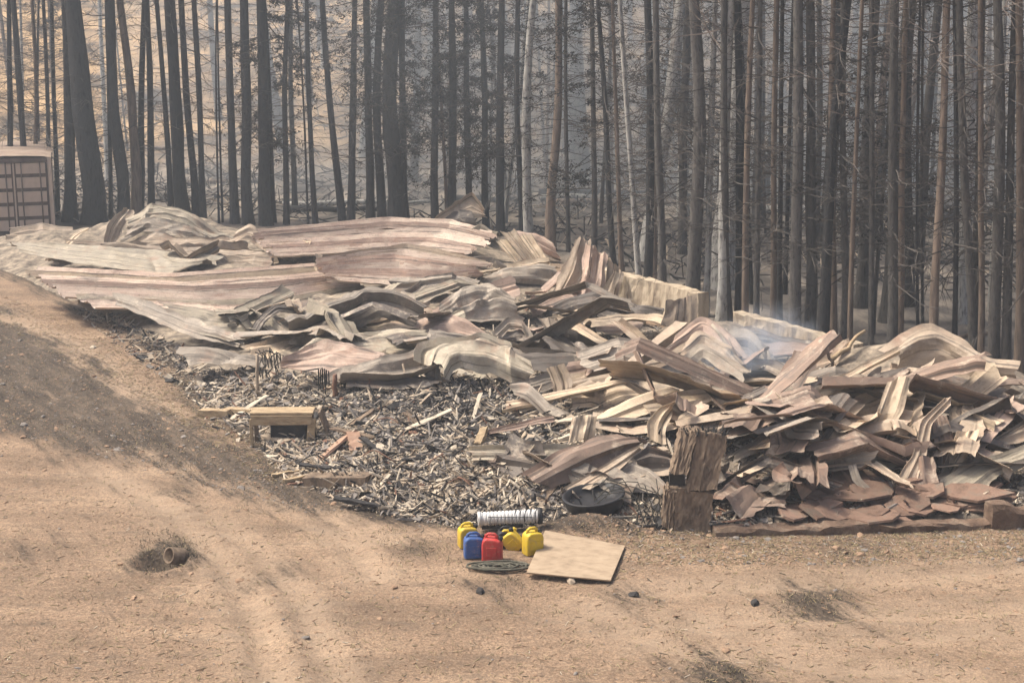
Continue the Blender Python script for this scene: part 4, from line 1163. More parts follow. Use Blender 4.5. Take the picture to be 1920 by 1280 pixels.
# scorched wooden block standing in the front
cp = flat(1288, 1000)
tb = empty('charred_timber_block', (cp[0], cp[1], float(groundz(cp[0], cp[1]))))
def rough_slab(name, corners, D, seed, mat='old_timber'):
    """a thick battered board: four front corners (x, z) in metres, rough surface, real depth"""
    c = np.array(corners, float)      # bottom-left, bottom-right, top-right, top-left as (x, y, z)
    nu, nv = 14, 18
    V = []
    for side in (0, 1):
        for j in range(nv + 1):
            for i in range(nu + 1):
                u, v = i / nu, j / nv
                p = (c[0] * (1 - u) + c[1] * u) * (1 - v) + (c[3] * (1 - u) + c[2] * u) * v
                edge = 1.0 if i in (0, nu) or j in (0, nv) else 0.0
                e = .018 * vnoise(u * 9, v * 5, side, seed) + .010 * vnoise(u * 26, v * 9, side, seed + 1)
                p = p + np.array([edge * .018 * vnoise(v * 11, i, side, seed + 2), (D if side else 0) + (e if not side else -e), edge * .02 * vnoise(u * 11, j, side, seed + 3)])
                V.append(p)
    m = (nu + 1) * (nv + 1); Fc = []
    for side in (0, 1):
        for j in range(nv):
            for i in range(nu):
                q = [side * m + j * (nu + 1) + i, side * m + j * (nu + 1) + i + 1, side * m + (j + 1) * (nu + 1) + i + 1, side * m + (j + 1) * (nu + 1) + i]
                Fc.append(tuple(q if not side else q[::-1]))
    ring = [i for i in range(nu + 1)] + [j * (nu + 1) + nu for j in range(1, nv + 1)] + [nv * (nu + 1) + i for i in range(nu - 1, -1, -1)] + [j * (nu + 1) for j in range(nv - 1, 0, -1)]
    for a, b in zip(ring, ring[1:] + ring[:1]):
        Fc.append((b, a, a + m, b + m))
    return mk(name, V, Fc, mat, tb)
PX = 1 / pxm(cp)
def tl(px, py, dy):
    return ((px - 1288) * PX, dy, (1000 - py) * PX)
rough_slab('lower_board', [tl(1262, 1000, 0), tl(1328, 1003, 0), tl(1338, 930, .05), tl(1268, 915, .05)], .2, 3)
rough_slab('lower_board', [tl(1240, 990, .04), tl(1260, 1000, .0), tl(1266, 915, .05), tl(1246, 920, .1)], .2, 4)
rough_slab('upper_board', [tl(1285, 922, .02), tl(1340, 918, .02), tl(1364, 822, .22), tl(1306, 812, .22)], .28, 5)
rough_slab('upper_board', [tl(1256, 890, .05), tl(1287, 890, .03), tl(1305, 812, .22), tl(1276, 815, .26)], .28, 6)
rough_slab('cross_board', [tl(1250, 925, .06), tl(1284, 925, .04), tl(1286, 915, .05), tl(1252, 914, .06)], .2, 7)
MB().box(tl(1269, 902, .16), (.22, .12, .17)).obj('hole_shade', 'black', tb)  # solid black block painting the shade of a hole
crown = MB()
for k in range(40):
    px_, v_ = random.uniform(1278, 1364), random.uniform(.2, .5)
    x, y, z = tl(px_, 817, v_)
    crown.tube([(x, y, z - .03), (x + random.gauss(0, .05), y, z + random.uniform(.02, .09))], [.022, .004], 4)
tag(crown.obj('charred_splinters', 'char', tb), kind='stuff')
tag(tb, 'scorched block of upright boards leaning at the front of the heap', 'timber block')

# black tub
tp = gp(1120, 978)
mb = MB()
prof = [(.30, .0), (.38, .05), (.43, .20), (.45, .30), (.475, .32), (.475, .345), (.43, .345), (.40, .26), (.33, .20), (.01, .20)]
mb.lathe(prof, 32)
o = mb.obj('black_tub', 'black', smooth=True, loc=(tp[0], tp[1] + .40, float(groundz(tp[0], tp[1])) + .0), rot=(.05, -.12, 0))
tag(o, 'round black tub half sunk at the front edge of the heap', 'tub')
for k in range(6):
    a, b = random.uniform(1060, 1160), random.uniform(925, 965)
    A = gp(a, b, .06)
    mbw = MB()
    pts = [A + np.array([t * random.uniform(.5, .9), -.1 * t, .22 * math.sin(t * 3) + .05 * random.random()]) for t in np.linspace(0, 1, 7)]
    mbw.tube(pts, .008, 5)
    o = mbw.obj('bent_wire', 'wire'); tag(o, 'thin bent wire looping over the black tub', 'wire', 'wires over the tub')
for k in range(9):
    a = 1195 + k * 6 + random.gauss(0, 4)
    A = gp(a, 985, .0); B = A + np.array([random.uniform(-.35, .4), .15, random.uniform(.35, .7)])
    o = MB().tube([A, (A + B) / 2 + RNG.normal(0, .02, 3), B], [.01, .008, .006], 5).obj('metal_rod', 'wire')
    tag(o, 'thin rod in the bundle between black tub and scorched block', 'rod', 'rods beside the tub')

# burnt drum
dp = gp(1070, 652)
Mx = Matrix.Rotation(math.pi / 2, 4, 'Y')
pr = [(.01, -.55), (.30, -.55), (.32, -.53), (.30, -.5), (.30, -.2), (.315, -.18), (.30, -.16), (.30, .16), (.315, .18), (.30, .2), (.30, .5), (.32, .53), (.30, .55), (.01, .55)]
o = MB().lathe(pr, 28, Mx).obj('burnt_drum', METAL['dark'], smooth=True, loc=(dp[0], dp[1] + .3, dp[2] + .25), rot=(0, 0, -.08))
tag(o, 'dark burnt drum on its side under the diagonal pale strip', 'drum')

# poles, posts and rafters
def pole(name, mat, A, B, r0, r1, label, cat='pole', n=8, seg=6, wob=.02, group=None):
    A, B = np.asarray(A), np.asarray(B)
    pts = [A * (1 - t) + B * t + (RNG.normal(0, wob, 3) if 0 < t < 1 else 0) for t in np.linspace(0, 1, seg)]
    o = MB().tube([p - A for p in pts], list(np.linspace(r0, r1, seg)), n).obj(name, mat, smooth=True, loc=A)
    tag(o, label, cat, group)
    return o
def up(px, py, base, bulge=0):
    """point above 'base' on the vertical plane facing the viewer, seen at that pixel"""
    d = ray(px, py)
    return CAM + d * (base[1] / d[1]) + np.array([0, bulge, 0])
b0 = gp(785, 478)
pole('charred_rafter', 'char', gp(826, 494, .1), gp(728, 425, .35), .06, .05, 'charred rafter lying across the back roof section', 'rafter', wob=.03)
b0 = gp(1410, 712)
pole('striped_pole', 'white_ash', gp(1410, 712, .05), up(1340, 616, b0, .4), .035, .03, 'thin pale pole leaning on the hump of wavy ribbons')
b0 = gp(1478, 735)
pole('charred_post', 'char', gp(1478, 735), up(1479, 690, b0), .09, .08, 'short charred post standing in the smoking hollow', 'post', wob=.005)
b0 = gp(1560, 694)
pole('charred_post', 'old_timber', b0, up(1546, 636, b0), .035, .025, 'thin scorched post at the end of the low wall', 'post', wob=.02)
pole('broken_board', 'timber', gp(1562, 672, .2), up(1628, 626, gp(1562, 672), .3), .05, .03, 'pale broken board pointing up beside the leaning thin tree')
b0 = gp(483, 742)
pole('thin_post', 'tan_ash', b0, up(482, 664, b0), .035, .03, 'thin pale post left of the wire tangle', 'post', wob=.008)
b0 = gp(628, 745)
pole('charred_post', 'rust_bits', b0, up(628, 702, b0), .05, .04, 'stubby rusted post right of the wire hoops', 'post', wob=.01)
mb = MB()
b0 = gp(500, 712)
for k in range(7):
    x = 486 + k * 6
    pts = [up(x + random.gauss(0, 3), 710 - t * random.uniform(46, 56) + random.gauss(0, 2), b0, random.gauss(0, .05)) - b0 for t in np.linspace(0, 1, 5)] + [up(x + 9, 664 + random.gauss(0, 4), b0) - b0, up(x + 12, 690, b0) - b0]
    mb.tube(pts, .012, 5)
mb.tube([up(478 + 44 * t, 660 + 3 * math.sin(9 * t), b0) - b0 for t in np.linspace(0, 1, 7)], .014, 5)
o = mb.obj('wire_tangle', 'wire', loc=b0); tag(o, 'tangle of burnt wires by the thin pale post', 'wire')
mb = MB()
b0 = gp(606, 742)
for k in range(4):
    x = 598 + k * 4
    mb.tube([up(x, 742, b0) - b0, up(x + random.gauss(0, 1.5), 715, b0) - b0, up(x - 1, 690 + k * 2, b0) - b0, up(x + 6, 689 + k * 2, b0) - b0, up(x + 7, 720, b0) - b0], .013, 5)
mb.tube([up(597 - 30 * t, 691 + 5 * t, b0) - b0 for t in np.linspace(0, 1, 5)], .014, 5)
o = mb.obj('wire_hoops', 'wire', loc=b0); tag(o, 'bent dark wire hoops standing above the bench', 'wire')
# fallen log behind the right end
b0 = flat(1790, 668)
pole('fallen_log', 'bark_brown', up(1776, 636, b0), up(1874, 622, b0), .06, .04, 'thin fallen log leaning between trunks behind the rolled sheet', 'log', wob=.03)
o = MB().lathe([(.12, 0), (.12, .24), (.095, .24), (.095, 0), (.001, .02)], 16, Matrix.Rotation(math.pi / 2, 4, 'X')).obj('buried_pipe_end', 'old_timber', smooth=True, loc=(flat(340, 1052)[0], flat(340, 1052)[1] + .1, .03), rot=(-.35, 0, -.75))
tag(o, 'pale pipe end sticking out of the hole in the dirt', 'pipe')
for k, (a, b, mt) in enumerate(((900, 1110, 'char'), (1188, 1117, 'char'), (1070, 1092, 'tan_ash'), (45, 800, 'grey_ash'), (175, 655, 'white_ash'), (1415, 1134, 'char'))):
    p = flat(a, b)
    V = ICOV * np.array([.09, .07, .05]) * (1 + RNG.uniform(-.3, .3, ICOV.shape))
    o = mk('stone', V, ICOF, mt, loc=(p[0], p[1], float(groundz(p[0], p[1], True)) + .02), rot=(0, 0, random.uniform(0, 6)))
    tag(o, ['dark lump on the dirt in front of the fuel cans', 'dark lump on the dirt right of the plywood', 'tan lump just below the near edge of the plywood', 'grey lump on the charred band at the left border', 'white lump on the slope at left', 'dark lump in the right half of the yard', 'white lump low at the left of the yard'][k], 'stone')

# ------------------------------------------------------------------ fuel cans, pipe, plywood
def fuel_can(px, py, col, label, rz=0, tilt=(0, 0), w=.29, h=.34, d=.19, hide=0.0):
    p = flat(px, py)
    z = float(groundz(p[0], p[1], True))
    e = empty('fuel_can', (p[0], p[1] + d / 2, z + .005), (tilt[0], tilt[1], rz))
    prof = [(-.5, 0), (.5, 0), (.5, .66), (.40, .82), (.18, .88), (-.30, .90), (-.46, .80), (-.5, .66)]
    n = len(prof)
    V = []
    for y, k in ((-.5, .86), (-.38, 1.0), (.38, 1.0), (.5, .86)):
        for (a, b) in prof:
            V.append((a * w * k, y * d, (.45 + (b - .45) * (k * .5 + .5)) * h))
    Fc = [tuple(range(n)), tuple(3 * n + i for i in range(n))[::-1]]
    for r in range(3):
        for i in range(n):
            i2 = (i + 1) % n
            Fc.append((r * n + i, (r + 1) * n + i, (r + 1) * n + i2, r * n + i2))
    zmin = min(v[2] for v in V)
    V = [(a, b, c - zmin) for a, b, c in V]
    o = mk('body', V, [f[::-1] for f in Fc], col, e, smooth=True)
    bevel(o, .018, 3)
    MB().tube([(-.32 * w, 0, .80 * h), (-.30 * w, 0, .98 * h), (-.18 * w, 0, 1.03 * h), (.10 * w, 0, 1.03 * h), (.22 * w, 0, .96 * h), (.24 * w, 0, .80 * h)], .022, 8).obj('handle', col, e, smooth=True)
    MB().lathe([(.001, .0), (.032, 0), (.034, .05), (.028, .055), (.001, .055)], 14).obj('cap', 'black' if col != 'black' else 'yellow', e, smooth=True, loc=(.36 * w, 0, .80 * h), rot=(0, .5, 0))
    rib = MB().box((0, -.5 * d - .002, .40 * h), (.5 * w, .012, .36 * h))
    bevel(rib.obj('front_panel', col, e), .005)
    tag(e, label, 'fuel can', 'fuel cans by the plywood')
    return e
fuel_can(877, 1034, 'yellow', 'yellow fuel can mostly hidden behind the blue one', .3, w=.27, h=.33)
fuel_can(889, 1053, 'blue', 'blue fuel can standing left of the red one', .15)
fuel_can(923, 1059, 'red', 'red fuel can in front of the others', -.12, h=.37, w=.28)
fuel_can(974, 1038, 'yellow', 'orange-yellow fuel can tipped over between red can and upright yellow can', -.1, (0, -.75), w=.24, h=.32)
fuel_can(999, 1046, 'yellow', 'bright yellow fuel can beside the plywood corner', .5, h=.36, w=.27)
fuel_can(950, 1034, 'black', 'black can in the gap behind the red fuel can', .1, w=.26, h=.28)

# ribbed white pipe
pp = flat(955, 1006)
prof = []
L = .86
for k in range(16):
    z = -L / 2 + L * k / 16
    prof += [(.092, z), (.102, z + .010), (.102, z + .036), (.092, z + .046)]
prof += [(.098, L / 2), (.085, L / 2), (.085, -L / 2), (.098, -L / 2)]
pe = empty('ribbed_pipe', (pp[0], pp[1] + .14, float(groundz(pp[0], pp[1])) + .05), (0, -.02, .10))
MB().lathe(prof, 24, Matrix.Translation((0, 0, .15)) @ Matrix.Rotation(math.pi / 2, 4, 'Y')).obj('ribbed_tube', 'white', pe, smooth=False)
for k in range(5):
    a = .10 + k * .075
    MB().lathe([(.104, -.007), (.107, 0), (.104, .007)], 24, Matrix.Translation((a, 0, .15)) @ Matrix.Rotation(math.pi / 2, 4, 'Y') @ Matrix.Rotation(.35, 4, 'X')).obj('dark_band', 'black', pe)
MB().lathe([(.08, -.03), (.115, -.03), (.125, 0), (.115, .04), (.08, .04), (.001, .03)], 22, Matrix.Translation((.44, 0, .15)) @ Matrix.Rotation(math.pi / 2, 4, 'Y')).obj('end_cap', 'black', pe, smooth=True)
MB().lathe([(.07, -.01), (.108, -.015), (.108, .03), (.07, .03)], 22, Matrix.Translation((-.44, 0, .15)) @ Matrix.Rotation(math.pi / 2, 4, 'Y')).obj('open_rim', 'white', pe, smooth=True)
MB().box((-.1, .02, .022), (.6, .12, .045)).obj('cradle', 'black', pe)
tag(pe, 'white ribbed pipe lying behind the fuel cans', 'pipe')
# wire basket frame
w = MB()
b0 = flat(955, 1016)
for dz in (.08, .26):
    w.tube([(-.30, -.1, dz), (.30, -.1, dz), (.34, .12, dz + .02), (-.30, .12, dz + .02), (-.30, -.1, dz)], .006, 5)
for k in range(7):
    x = -.30 + k * .1
    w.tube([(x, -.1, .0), (x, -.105, .26), (x + .05, .12, .28)], .004, 4)
o = w.obj('wire_basket', 'wire', loc=(b0[0], b0[1] + .02, float(groundz(b0[0], b0[1]))), rot=(0, .03, .08)); tag(o, 'dark wire basket frame in front of the ribbed pipe', 'basket')
# rope coil
w = MB()
b0 = flat(935, 1070)
for k in range(6):
    r = .10 + .038 * k
    w.tube([(r * 1.5 * math.cos(t) + random.gauss(0, .012), .55 * r * math.sin(t) + random.gauss(0, .012), .02 + .008 * (k % 3) + random.uniform(0, .015)) for t in np.linspace(0, 2 * math.pi, 22)], .016, 5, False)
o = w.obj('coiled_rope', 'rope', smooth=True, loc=(b0[0], b0[1], float(groundz(b0[0], b0[1], True)) + .01)); tag(o, 'flattened coil of dark rope on the ground below the fuel cans', 'rope')
# plywood
cs = [flat(1022, 996, .10), flat(1172, 1025, .05), flat(1145, 1090, .06), flat(987, 1075, .10)]
ctr = sum(cs) / 4
V = [c - ctr for c in cs] + [c - ctr + np.array([0, 0, .022]) for c in cs]
o = mk('plywood_sheet', V, [(0, 1, 2, 3), (4, 7, 6, 5), (0, 4, 5, 1), (1, 5, 6, 2), (2, 6, 7, 3), (3, 7, 4, 0)], ['plywood', 'plyedge'], midx=[0, 0, 1, 1, 1, 1], loc=ctr)
bevel(o, .003, 1)
tag(o, 'square sheet of plywood lying on the dirt beside the fuel cans', 'plywood')
beam('timber_stick', 'old_timber', flat(1000, 1068) + np.array([0, 0, .02]), flat(1130, 1050) + np.array([0, 0, .02]), .06, .04, 'stick just showing under the near edge of the plywood')

# ------------------------------------------------------------------ shipping container
rx_, ry_ = flat(105, 440)[:2]
view = math.atan2(-rx_, ry_)
ce = empty('shipping_container', (rx_, ry_, 0.0), (0, 0, view * .96))
W_, H_, L_ = 2.44, 2.6, 6.05
MB().box((-W_ / 2, L_ / 2 + .08, H_ / 2), (W_ - .06, L_ - .1, H_ - .12)).obj('body', 'cont', ce)
rf = MB()
nx_, ny_ = 10, 26
vv = []
for j in range(ny_ + 1):
    for i in range(nx_ + 1):
        x, y = -W_ + W_ * i / nx_, L_ * j / ny_
        vv.append((x, y, H_ + .02 + .06 * math.sin(math.pi * i / nx_) + (.015 if j % 2 else 0) + .02 * random.random() - (.03 if i in (0, nx_) else 0)))
ff = [(j * (nx_ + 1) + i, j * (nx_ + 1) + i + 1, (j + 1) * (nx_ + 1) + i + 1, (j + 1) * (nx_ + 1) + i) for j in range(ny_) for i in range(nx_)]
mk('roof', vv, ff, 'rust_roof', ce)
for x in (-W_ + .06, -.06):
    MB().box((x, .04, H_ / 2), (.12, .14, H_)).obj('corner_post', 'cont', ce)
MB().box((-W_ / 2, .03, H_ - .07), (W_ - .26, .13, .13)).obj('header', 'cont_dark', ce)
MB().box((-W_ / 2, .03, .08), (W_ - .26, .13, .15)).obj('sill', 'cont_dark', ce)
for dx in (-W_ / 2 - .545, -W_ / 2 + .545):
    d = MB().box((dx, .06, H_ / 2), (1.06, .04, H_ - .32)).obj('door', 'cont_dark', ce)
    for r in range(5):
        zc = .36 + r * .475
        MB().box((dx, .025, zc), (.94, .07, .35), taper=1).obj('door_panel', 'cont', d)
    for bx in (-.30, .30):
        MB().tube([(dx + bx, -.03, .16), (dx + bx, -.03, H_ - .12)], .022, 8).obj('locking_bar', 'cont_dark', d, smooth=True)
MB().box((-W_ / 2, -.02, H_ / 2), (.05, .03, H_ - .34)).obj('door_gasket', 'cont', ce)
tag(ce, 'burnt shipping container with closed doors at the left border', 'container')

# ------------------------------------------------------------------ trees

def trunk_mesh(r, H, seed, bark, sides=10):
    rings = int(H / .7) + 2
    mb_v, fc = [], []
    for i in range(rings):
        t = i / (rings - 1)
        z = t * H - .25
        rr = r * (1 - .72 * t) * (1 + .35 * math.exp(-max(z, 0) / .35))
        cx = .05 * r / .2 * float(vnoise(z * .22, seed * 3.1, 0, seed)) * 3.4 * min(1, z / 2 + .2) + .45 * float(vnoise(z * .06, 5, 0, seed + 2)) * t
        cy = .05 * r / .2 * float(vnoise(z * .22, seed * 5.7, 0, seed + 1)) * 2.0
        for k in range(sides):
            w = 2 * math.pi * k / sides
            q = rr * (1 + .12 * float(vnoise(math.cos(w) * 2, math.sin(w) * 2, z * .9, seed + 4)))
            mb_v.append((cx + q * math.cos(w), cy + q * math.sin(w), z))
    for i in range(rings - 1):
        for k in range(sides):
            k2 = (k + 1) % sides
            fc.append((i * sides + k, i * sides + k2, (i + 1) * sides + k2, (i + 1) * sides + k))
    fc.append(tuple((rings - 1) * sides + k for k in range(sides)))
    me = bpy.data.meshes.new('trunk')
    me.from_pydata(mb_v, [], fc)
    me.polygons.foreach_set('use_smooth', np.ones(len(me.polygons), bool))
    me.materials.append(M[bark])
    return me

def branch_mesh(seed, n, zlo, zhi, lmin, lmax, mat, droop=-.15, twigs=5, needles=0):
    rnd = random.Random(seed)
    mb = MB()
    nv, nf = [], []
    for k in range(n):
        z = rnd.uniform(zlo, zhi)
        a = rnd.uniform(0, 2 * math.pi)
        L = rnd.uniform(lmin, lmax) * (1.15 - .5 * (z - zlo) / (zhi - zlo + .01))
        if rnd.random() < .25: L *= .35
        e0 = rnd.gauss(droop, .22)
        p = Vector((0, 0, z)); pts = [p.copy()]
        az = a
        for i in range(4):
            e0 += rnd.gauss(.04, .14); az += rnd.gauss(0, .16)
            p = p + Vector((math.cos(az) * math.cos(e0), math.sin(az) * math.cos(e0), math.sin(e0))) * (L / 4)
            pts.append(p.copy())
        r0 = .006 + .007 * L
        mb.tube(pts, [r0, r0 * .8, r0 * .6, r0 * .4, r0 * .18], 3, False)
        for t in range(twigs):
            i = rnd.randint(1, 3); f = rnd.random()
            q = pts[i].lerp(pts[i + 1], f)
            aa = az + rnd.choice((-1, 1)) * rnd.uniform(.4, 1.2); ee = e0 + rnd.gauss(-.1, .4)
            l = L * rnd.uniform(.15, .45)
            d1 = Vector((math.cos(aa) * math.cos(ee), math.sin(aa) * math.cos(ee), math.sin(ee)))
            mid = q + d1 * l * .55
            end = mid + (d1 + Vector((rnd.gauss(0, .3), rnd.gauss(0, .3), rnd.gauss(-.1, .3)))) * l * .45
            mb.tube([q, mid, end], [r0 * .42, r0 * .3, r0 * .12], 3, False)
            for s_ in range(needles):
                c = q.lerp(end, rnd.random()) + Vector((rnd.gauss(0, .05), rnd.gauss(0, .05), rnd.gauss(-.03, .05)))
                u = Vector((rnd.gauss(0, 1), rnd.gauss(0, 1), rnd.gauss(-.3, .7))).normalized() * rnd.uniform(.06, .16)
                v = u.cross(Vector((rnd.gauss(0, 1), rnd.gauss(0, 1), rnd.gauss(0, 1)))).normalized() * rnd.uniform(.012, .03)
                b = len(nv)
                nv += [c - v, c + v, c + u]
                nf.append((b, b + 1, b + 2))
    nb = len(mb.f)
    me = bpy.data.meshes.new('branches')
    off = len(mb.v)
    me.from_pydata(mb.v + [tuple(v) for v in nv], [], mb.f + [tuple(i + off for i in f) for f in nf])
    me.materials.append(M[mat]); me.materials.append(M['needle'])
    if nf:
        me.polygons.foreach_set('material_index', np.array([0] * nb + [1] * len(nf), dtype=np.int32))
    return me

BR = {'dead': [branch_mesh(200 + k, 125, 1.6, 16, .4, 1.9, 'twig', -.12, 7) for k in range(6)],
      'sparse': [branch_mesh(300 + k, 60, 2.5, 16, .3, 1.6, 'twig', -.05, 5) for k in range(4)],
      'pale': [branch_mesh(400 + k, 44, 5.0, 17, .6, 2.0, 'twig_pale', .15, 5) for k in range(4)],
      'needle': [branch_mesh(500 + k, 90, 2.4, 16, .8, 2.3, 'twig', -.22, 7, 15) for k in range(4)]}
VIEWV = []
def tree(name, base, r, H, bark, br, label, group, seed, lean=(0, 0), bscale=1.0, trunk=None):
    e = empty(name, base, (lean[0], lean[1], 0))
    t = bpy.data.objects.new('trunk', trunk or trunk_mesh(r, H, seed, bark))
    COL.objects.link(t); t.parent = e
    if br:
        b = bpy.data.objects.new('crown', random.choice(BR[br]))
        COL.objects.link(b); b.parent = e
        b.rotation_euler = (0, 0, random.uniform(0, 6.28))
        b.scale = (bscale, bscale, random.uniform(.9, 1.1) * H / 18)
    tag(e, label, 'tree', group)
    return e

C, Bn, Pl = 'bark_char', 'bark_brown', 'bark_pale'
# base x, top x, width (photo px), bark, crown, row offset behind the forest edge
FRONT = [(25, 13, 11, C, 'sparse', 0), (53, 22, 13, C, 'sparse', 0), (67, 59, 9, Bn, 'dead', -8), (92, 79, 9, C, 'dead', -4), (107, 96, 9, C, 'sparse', -10), (126, 118, 18, C, 'sparse', 0), (141, 134, 14, C, 'dead', -3),
         (172, 150, 42, C, 'sparse', 2), (208, 199, 8, C, 'dead', -8), (228, 214, 24, C, 'sparse', 0), (256, 232, 19, Bn, 'sparse', -4), (262, 267, 13, C, 'dead', -8), (284, 277, 13, C, 'sparse', -6),
         (323, 293, 11, C, 'sparse', -6), (351, 325, 25, C, 'sparse', 0), (366, 343, 14, C, 'dead', -5), (382, 367, 12, C, 'dead', -3), (411, 402, 4, C, None, 0), (418, 416, 4, C, None, -2), (441, 426, 16, C, 'sparse', 0), (467, 449, 21, C, 'dead', 1),
         (499, 483, 23, C, 'sparse', 2), (514, 502, 9, C, 'needle', -3), (537, 540, 11, C, 'needle', 0), (578, 555, 4, C, None, 0), (592, 583, 10, C, 'dead', 0), (644, 605, 14, C, 'sparse', -2), (657, 660, 14, C, 'dead', 0),
         (695, 688, 16, C, 'dead', 0), (717, 712, 16, C, 'needle', 1), (743, 734, 32, C, 'needle', 2), (762, 756, 14, C, 'needle', -6), (817, 817, 14, C, 'dead', 0), (838, 822, 7, Bn, 'dead', -2), (848, 845, 16, C, 'needle', 1), (880, 878, 13, C, 'needle', -4),
         (912, 905, 12, C, 'needle', -6), (940, 937, 16, C, 'needle', 0), (979, 969, 11, C, 'dead', -4), (993, 997, 17, Pl, 'dead', 0), (1033, 1044, 18, Bn, 'dead', 0), (1066, 1062, 8, C, 'dead', -8),
         (1112, 1110, 11, C, 'needle', -6), (1152, 1124, 11, C, 'dead', -6), (1166, 1150, 9, Bn, 'dead', -12), (1199, 1159, 11, Pl, 'dead', -4), (1211, 1222, 17, C, 'dead', 0), (1226, 1232, 10, Bn, 'dead', -14), (1242, 1241, 15, C, 'dead', 0),
         (1296, 1297, 27, C, 'dead', 2), (1322, 1335, 13, Pl, 'dead', -4), (1351, 1356, 19, Pl, 'pale', 4), (1367, 1372, 16, C, 'dead', 0), (1385, 1389, 17, C, 'dead', -6), (1397, 1412, 13, Bn, 'pale', -4), (1418, 1424, 11, C, 'dead', -6),
         (1448, 1452, 12, Bn, 'dead', -6), (1464, 1466, 10, C, 'dead', -14), (1493, 1507, 22, C, 'dead', 2), (1515, 1522, 21, C, 'dead', -5), (1541, 1585, 20, C, 'dead', 3), (1563, 1566, 13, Bn, 'dead', -6), (1580, 1580, 14, C, 'dead', -4),
         (1594, 1618, 10, Bn, 'pale', 4), (1632, 1630, 11, C, 'dead', 0), (1671, 1684, 19, C, 'dead', 3), (1686, 1702, 13, Bn, 'pale', -5), (1721, 1722, 6, C, 'dead', -10), (1731, 1733, 6, C, 'dead', -16), (1753, 1790, 17, Bn, 'pale', 2), (1788, 1788, 10, C, 'dead', -4),
         (1822, 1800, 17, C, 'dead', -4), (1826, 1824, 14, C, 'dead', -10), (1838, 1849, 12, Bn, 'pale', 0), (1862, 1868, 21, C, 'dead', 2), (1886, 1893, 17, C, 'dead', 0), (1907, 1913, 17, Bn, 'pale', 3), (1930, 1932, 15, C, 'dead', 0), (-12, -20, 16, C, 'dead', 0)]
SEC = [(-50, 'behind the container'), (110, 'between container and crumpled dome'), (260, 'behind the crumpled dome'), (430, 'behind the back roof, left half'), (600, 'behind the back roof, right half'),
       (790, 'behind the tall back peak'), (960, 'behind the upright crumple'), (1140, 'behind the tall wall stub'), (1310, 'between the two wall stubs'),
       (1372, 'behind the low wall stub'), (1560, 'left of the rolled sheet'), (1690, 'behind the rolled sheet'), (1830, 'at the right border')]
ORD = ['first', 'second', 'third', 'fourth', 'fifth', 'sixth', 'seventh', 'eighth', 'ninth', 'tenth', 'eleventh', 'twelfth', 'thirteenth', 'fourteenth']
count = {}
for k, (bx, tx, wd, bark, br, dr) in enumerate(sorted(FRONT)):
    row = np.interp(bx, *EDGE) + dr
    b = flat(bx, row)
    b[2] = float(groundz(b[0], b[1]))
    d = ray(tx, 0)
    top = CAM + d * (b[1] / d[1])
    lean = math.atan2(top[0] - b[0], top[2] - b[2])
    r = wd / 2 / pxm(b)
    sec = [s for x, s in SEC if bx >= x][-1]
    count[sec] = count.get(sec, -1) + 1
    if bark == C and bx > 1020 and (k * 7) % 10 < 6:
        bark = 'bark_grey'
    kind = {'bark_grey': 'scorched grey', C: 'charred black', Bn: 'scorched brown', Pl: 'pale mottled'}[bark]
    size = 'slim' if wd < 12 else ('thick' if wd > 18 else 'medium')
    need = ' with needles' if br == 'needle' else ''
    H = 17 + random.uniform(-1, 4)
    tree('burnt_tree', b, r * 1.06, H, bark, br, f'{size} {kind} tree{need}, {ORD[count[sec]]} from left {sec}', 'front row of burnt trees', 1000 + k * 7, (random.gauss(0, .012), lean), 1.0 if wd > 6 else .5)

TB = [trunk_mesh(.15 + .02 * k, 18, 3000 + k, bk) for k, bk in enumerate((C, 'bark_grey', C, Bn, 'bark_grey', Bn, 'bark_grey', Pl))]
placed = []
tries = 0
while len(placed) < 170 and tries < 20000:
    tries += 1
    y = 34 + 72 * random.random() ** 1.25
    x = random.uniform(-.37, .37) * y * 1.04
    px = 960 + x / y * F
    row = np.interp(px, *EDGE) - 16
    if y < flat(px, row)[1] + 1.2: continue
    if px < 520 and random.random() < .62: continue
    if px < 900 and random.random() < .25: continue
    if any((x - a) ** 2 + (y - b) ** 2 < 1.4 for a, b in placed): continue
    placed.append((x, y))
    sc = random.choice((.3, .42, .6, .8, 1.2))
    z = float(groundz(x, y))
    k = random.randrange(len(TB))
    e = empty('burnt_tree', (x, y, z), (random.gauss(0, .03), random.gauss(0, .05), random.uniform(0, 6)))
    t = bpy.data.objects.new('trunk', TB[k]); COL.objects.link(t); t.parent = e; t.scale = (sc, sc, 1)
    brk = 'needle' if random.random() < (.16 if 480 < px < 1100 else .04) else ('pale' if (px > 1300 and random.random() < .25) else 'dead')
    c = bpy.data.objects.new('crown', random.choice(BR[brk])); COL.objects.link(c); c.parent = e; c.rotation_euler = (0, 0, random.uniform(0, 6)); c.scale = (1, 1, random.uniform(.85, 1.1))
    sec = [s_ for x_, s_ in SEC if px >= x_ or x_ < 0][-1]
    kd = ['charred', 'grey', 'charred', 'brown', 'grey', 'brown', 'grey', 'pale'][k] + (' needled' if brk == 'needle' else '')
    tag(e, f'{"thin" if sc < .7 else "stouter"} {kd} tree deep in the smoky forest {sec}', 'tree', f'{kd} trees deep in the forest {sec}')

# fallen trunks on the forest floor
for k in range(14):
    y = random.uniform(52, 78); x = random.uniform(-.3, .33) * y
    a = random.uniform(-.5, .5); L = random.uniform(3, 7)
    z = float(groundz(x, y)) + .12
    x2, y2 = x + L * math.cos(a), y + L * math.sin(a)
    pole('fallen_tree', random.choice(['bark_char', 'bark_pale', 'bark_brown']), (x, y, z), (x2, y2, float(groundz(x2, y2)) + .15), .14, .07, 'burnt trunk lying on the forest floor behind the standing trees', 'fallen tree', group='fallen trees in the forest', wob=.04)

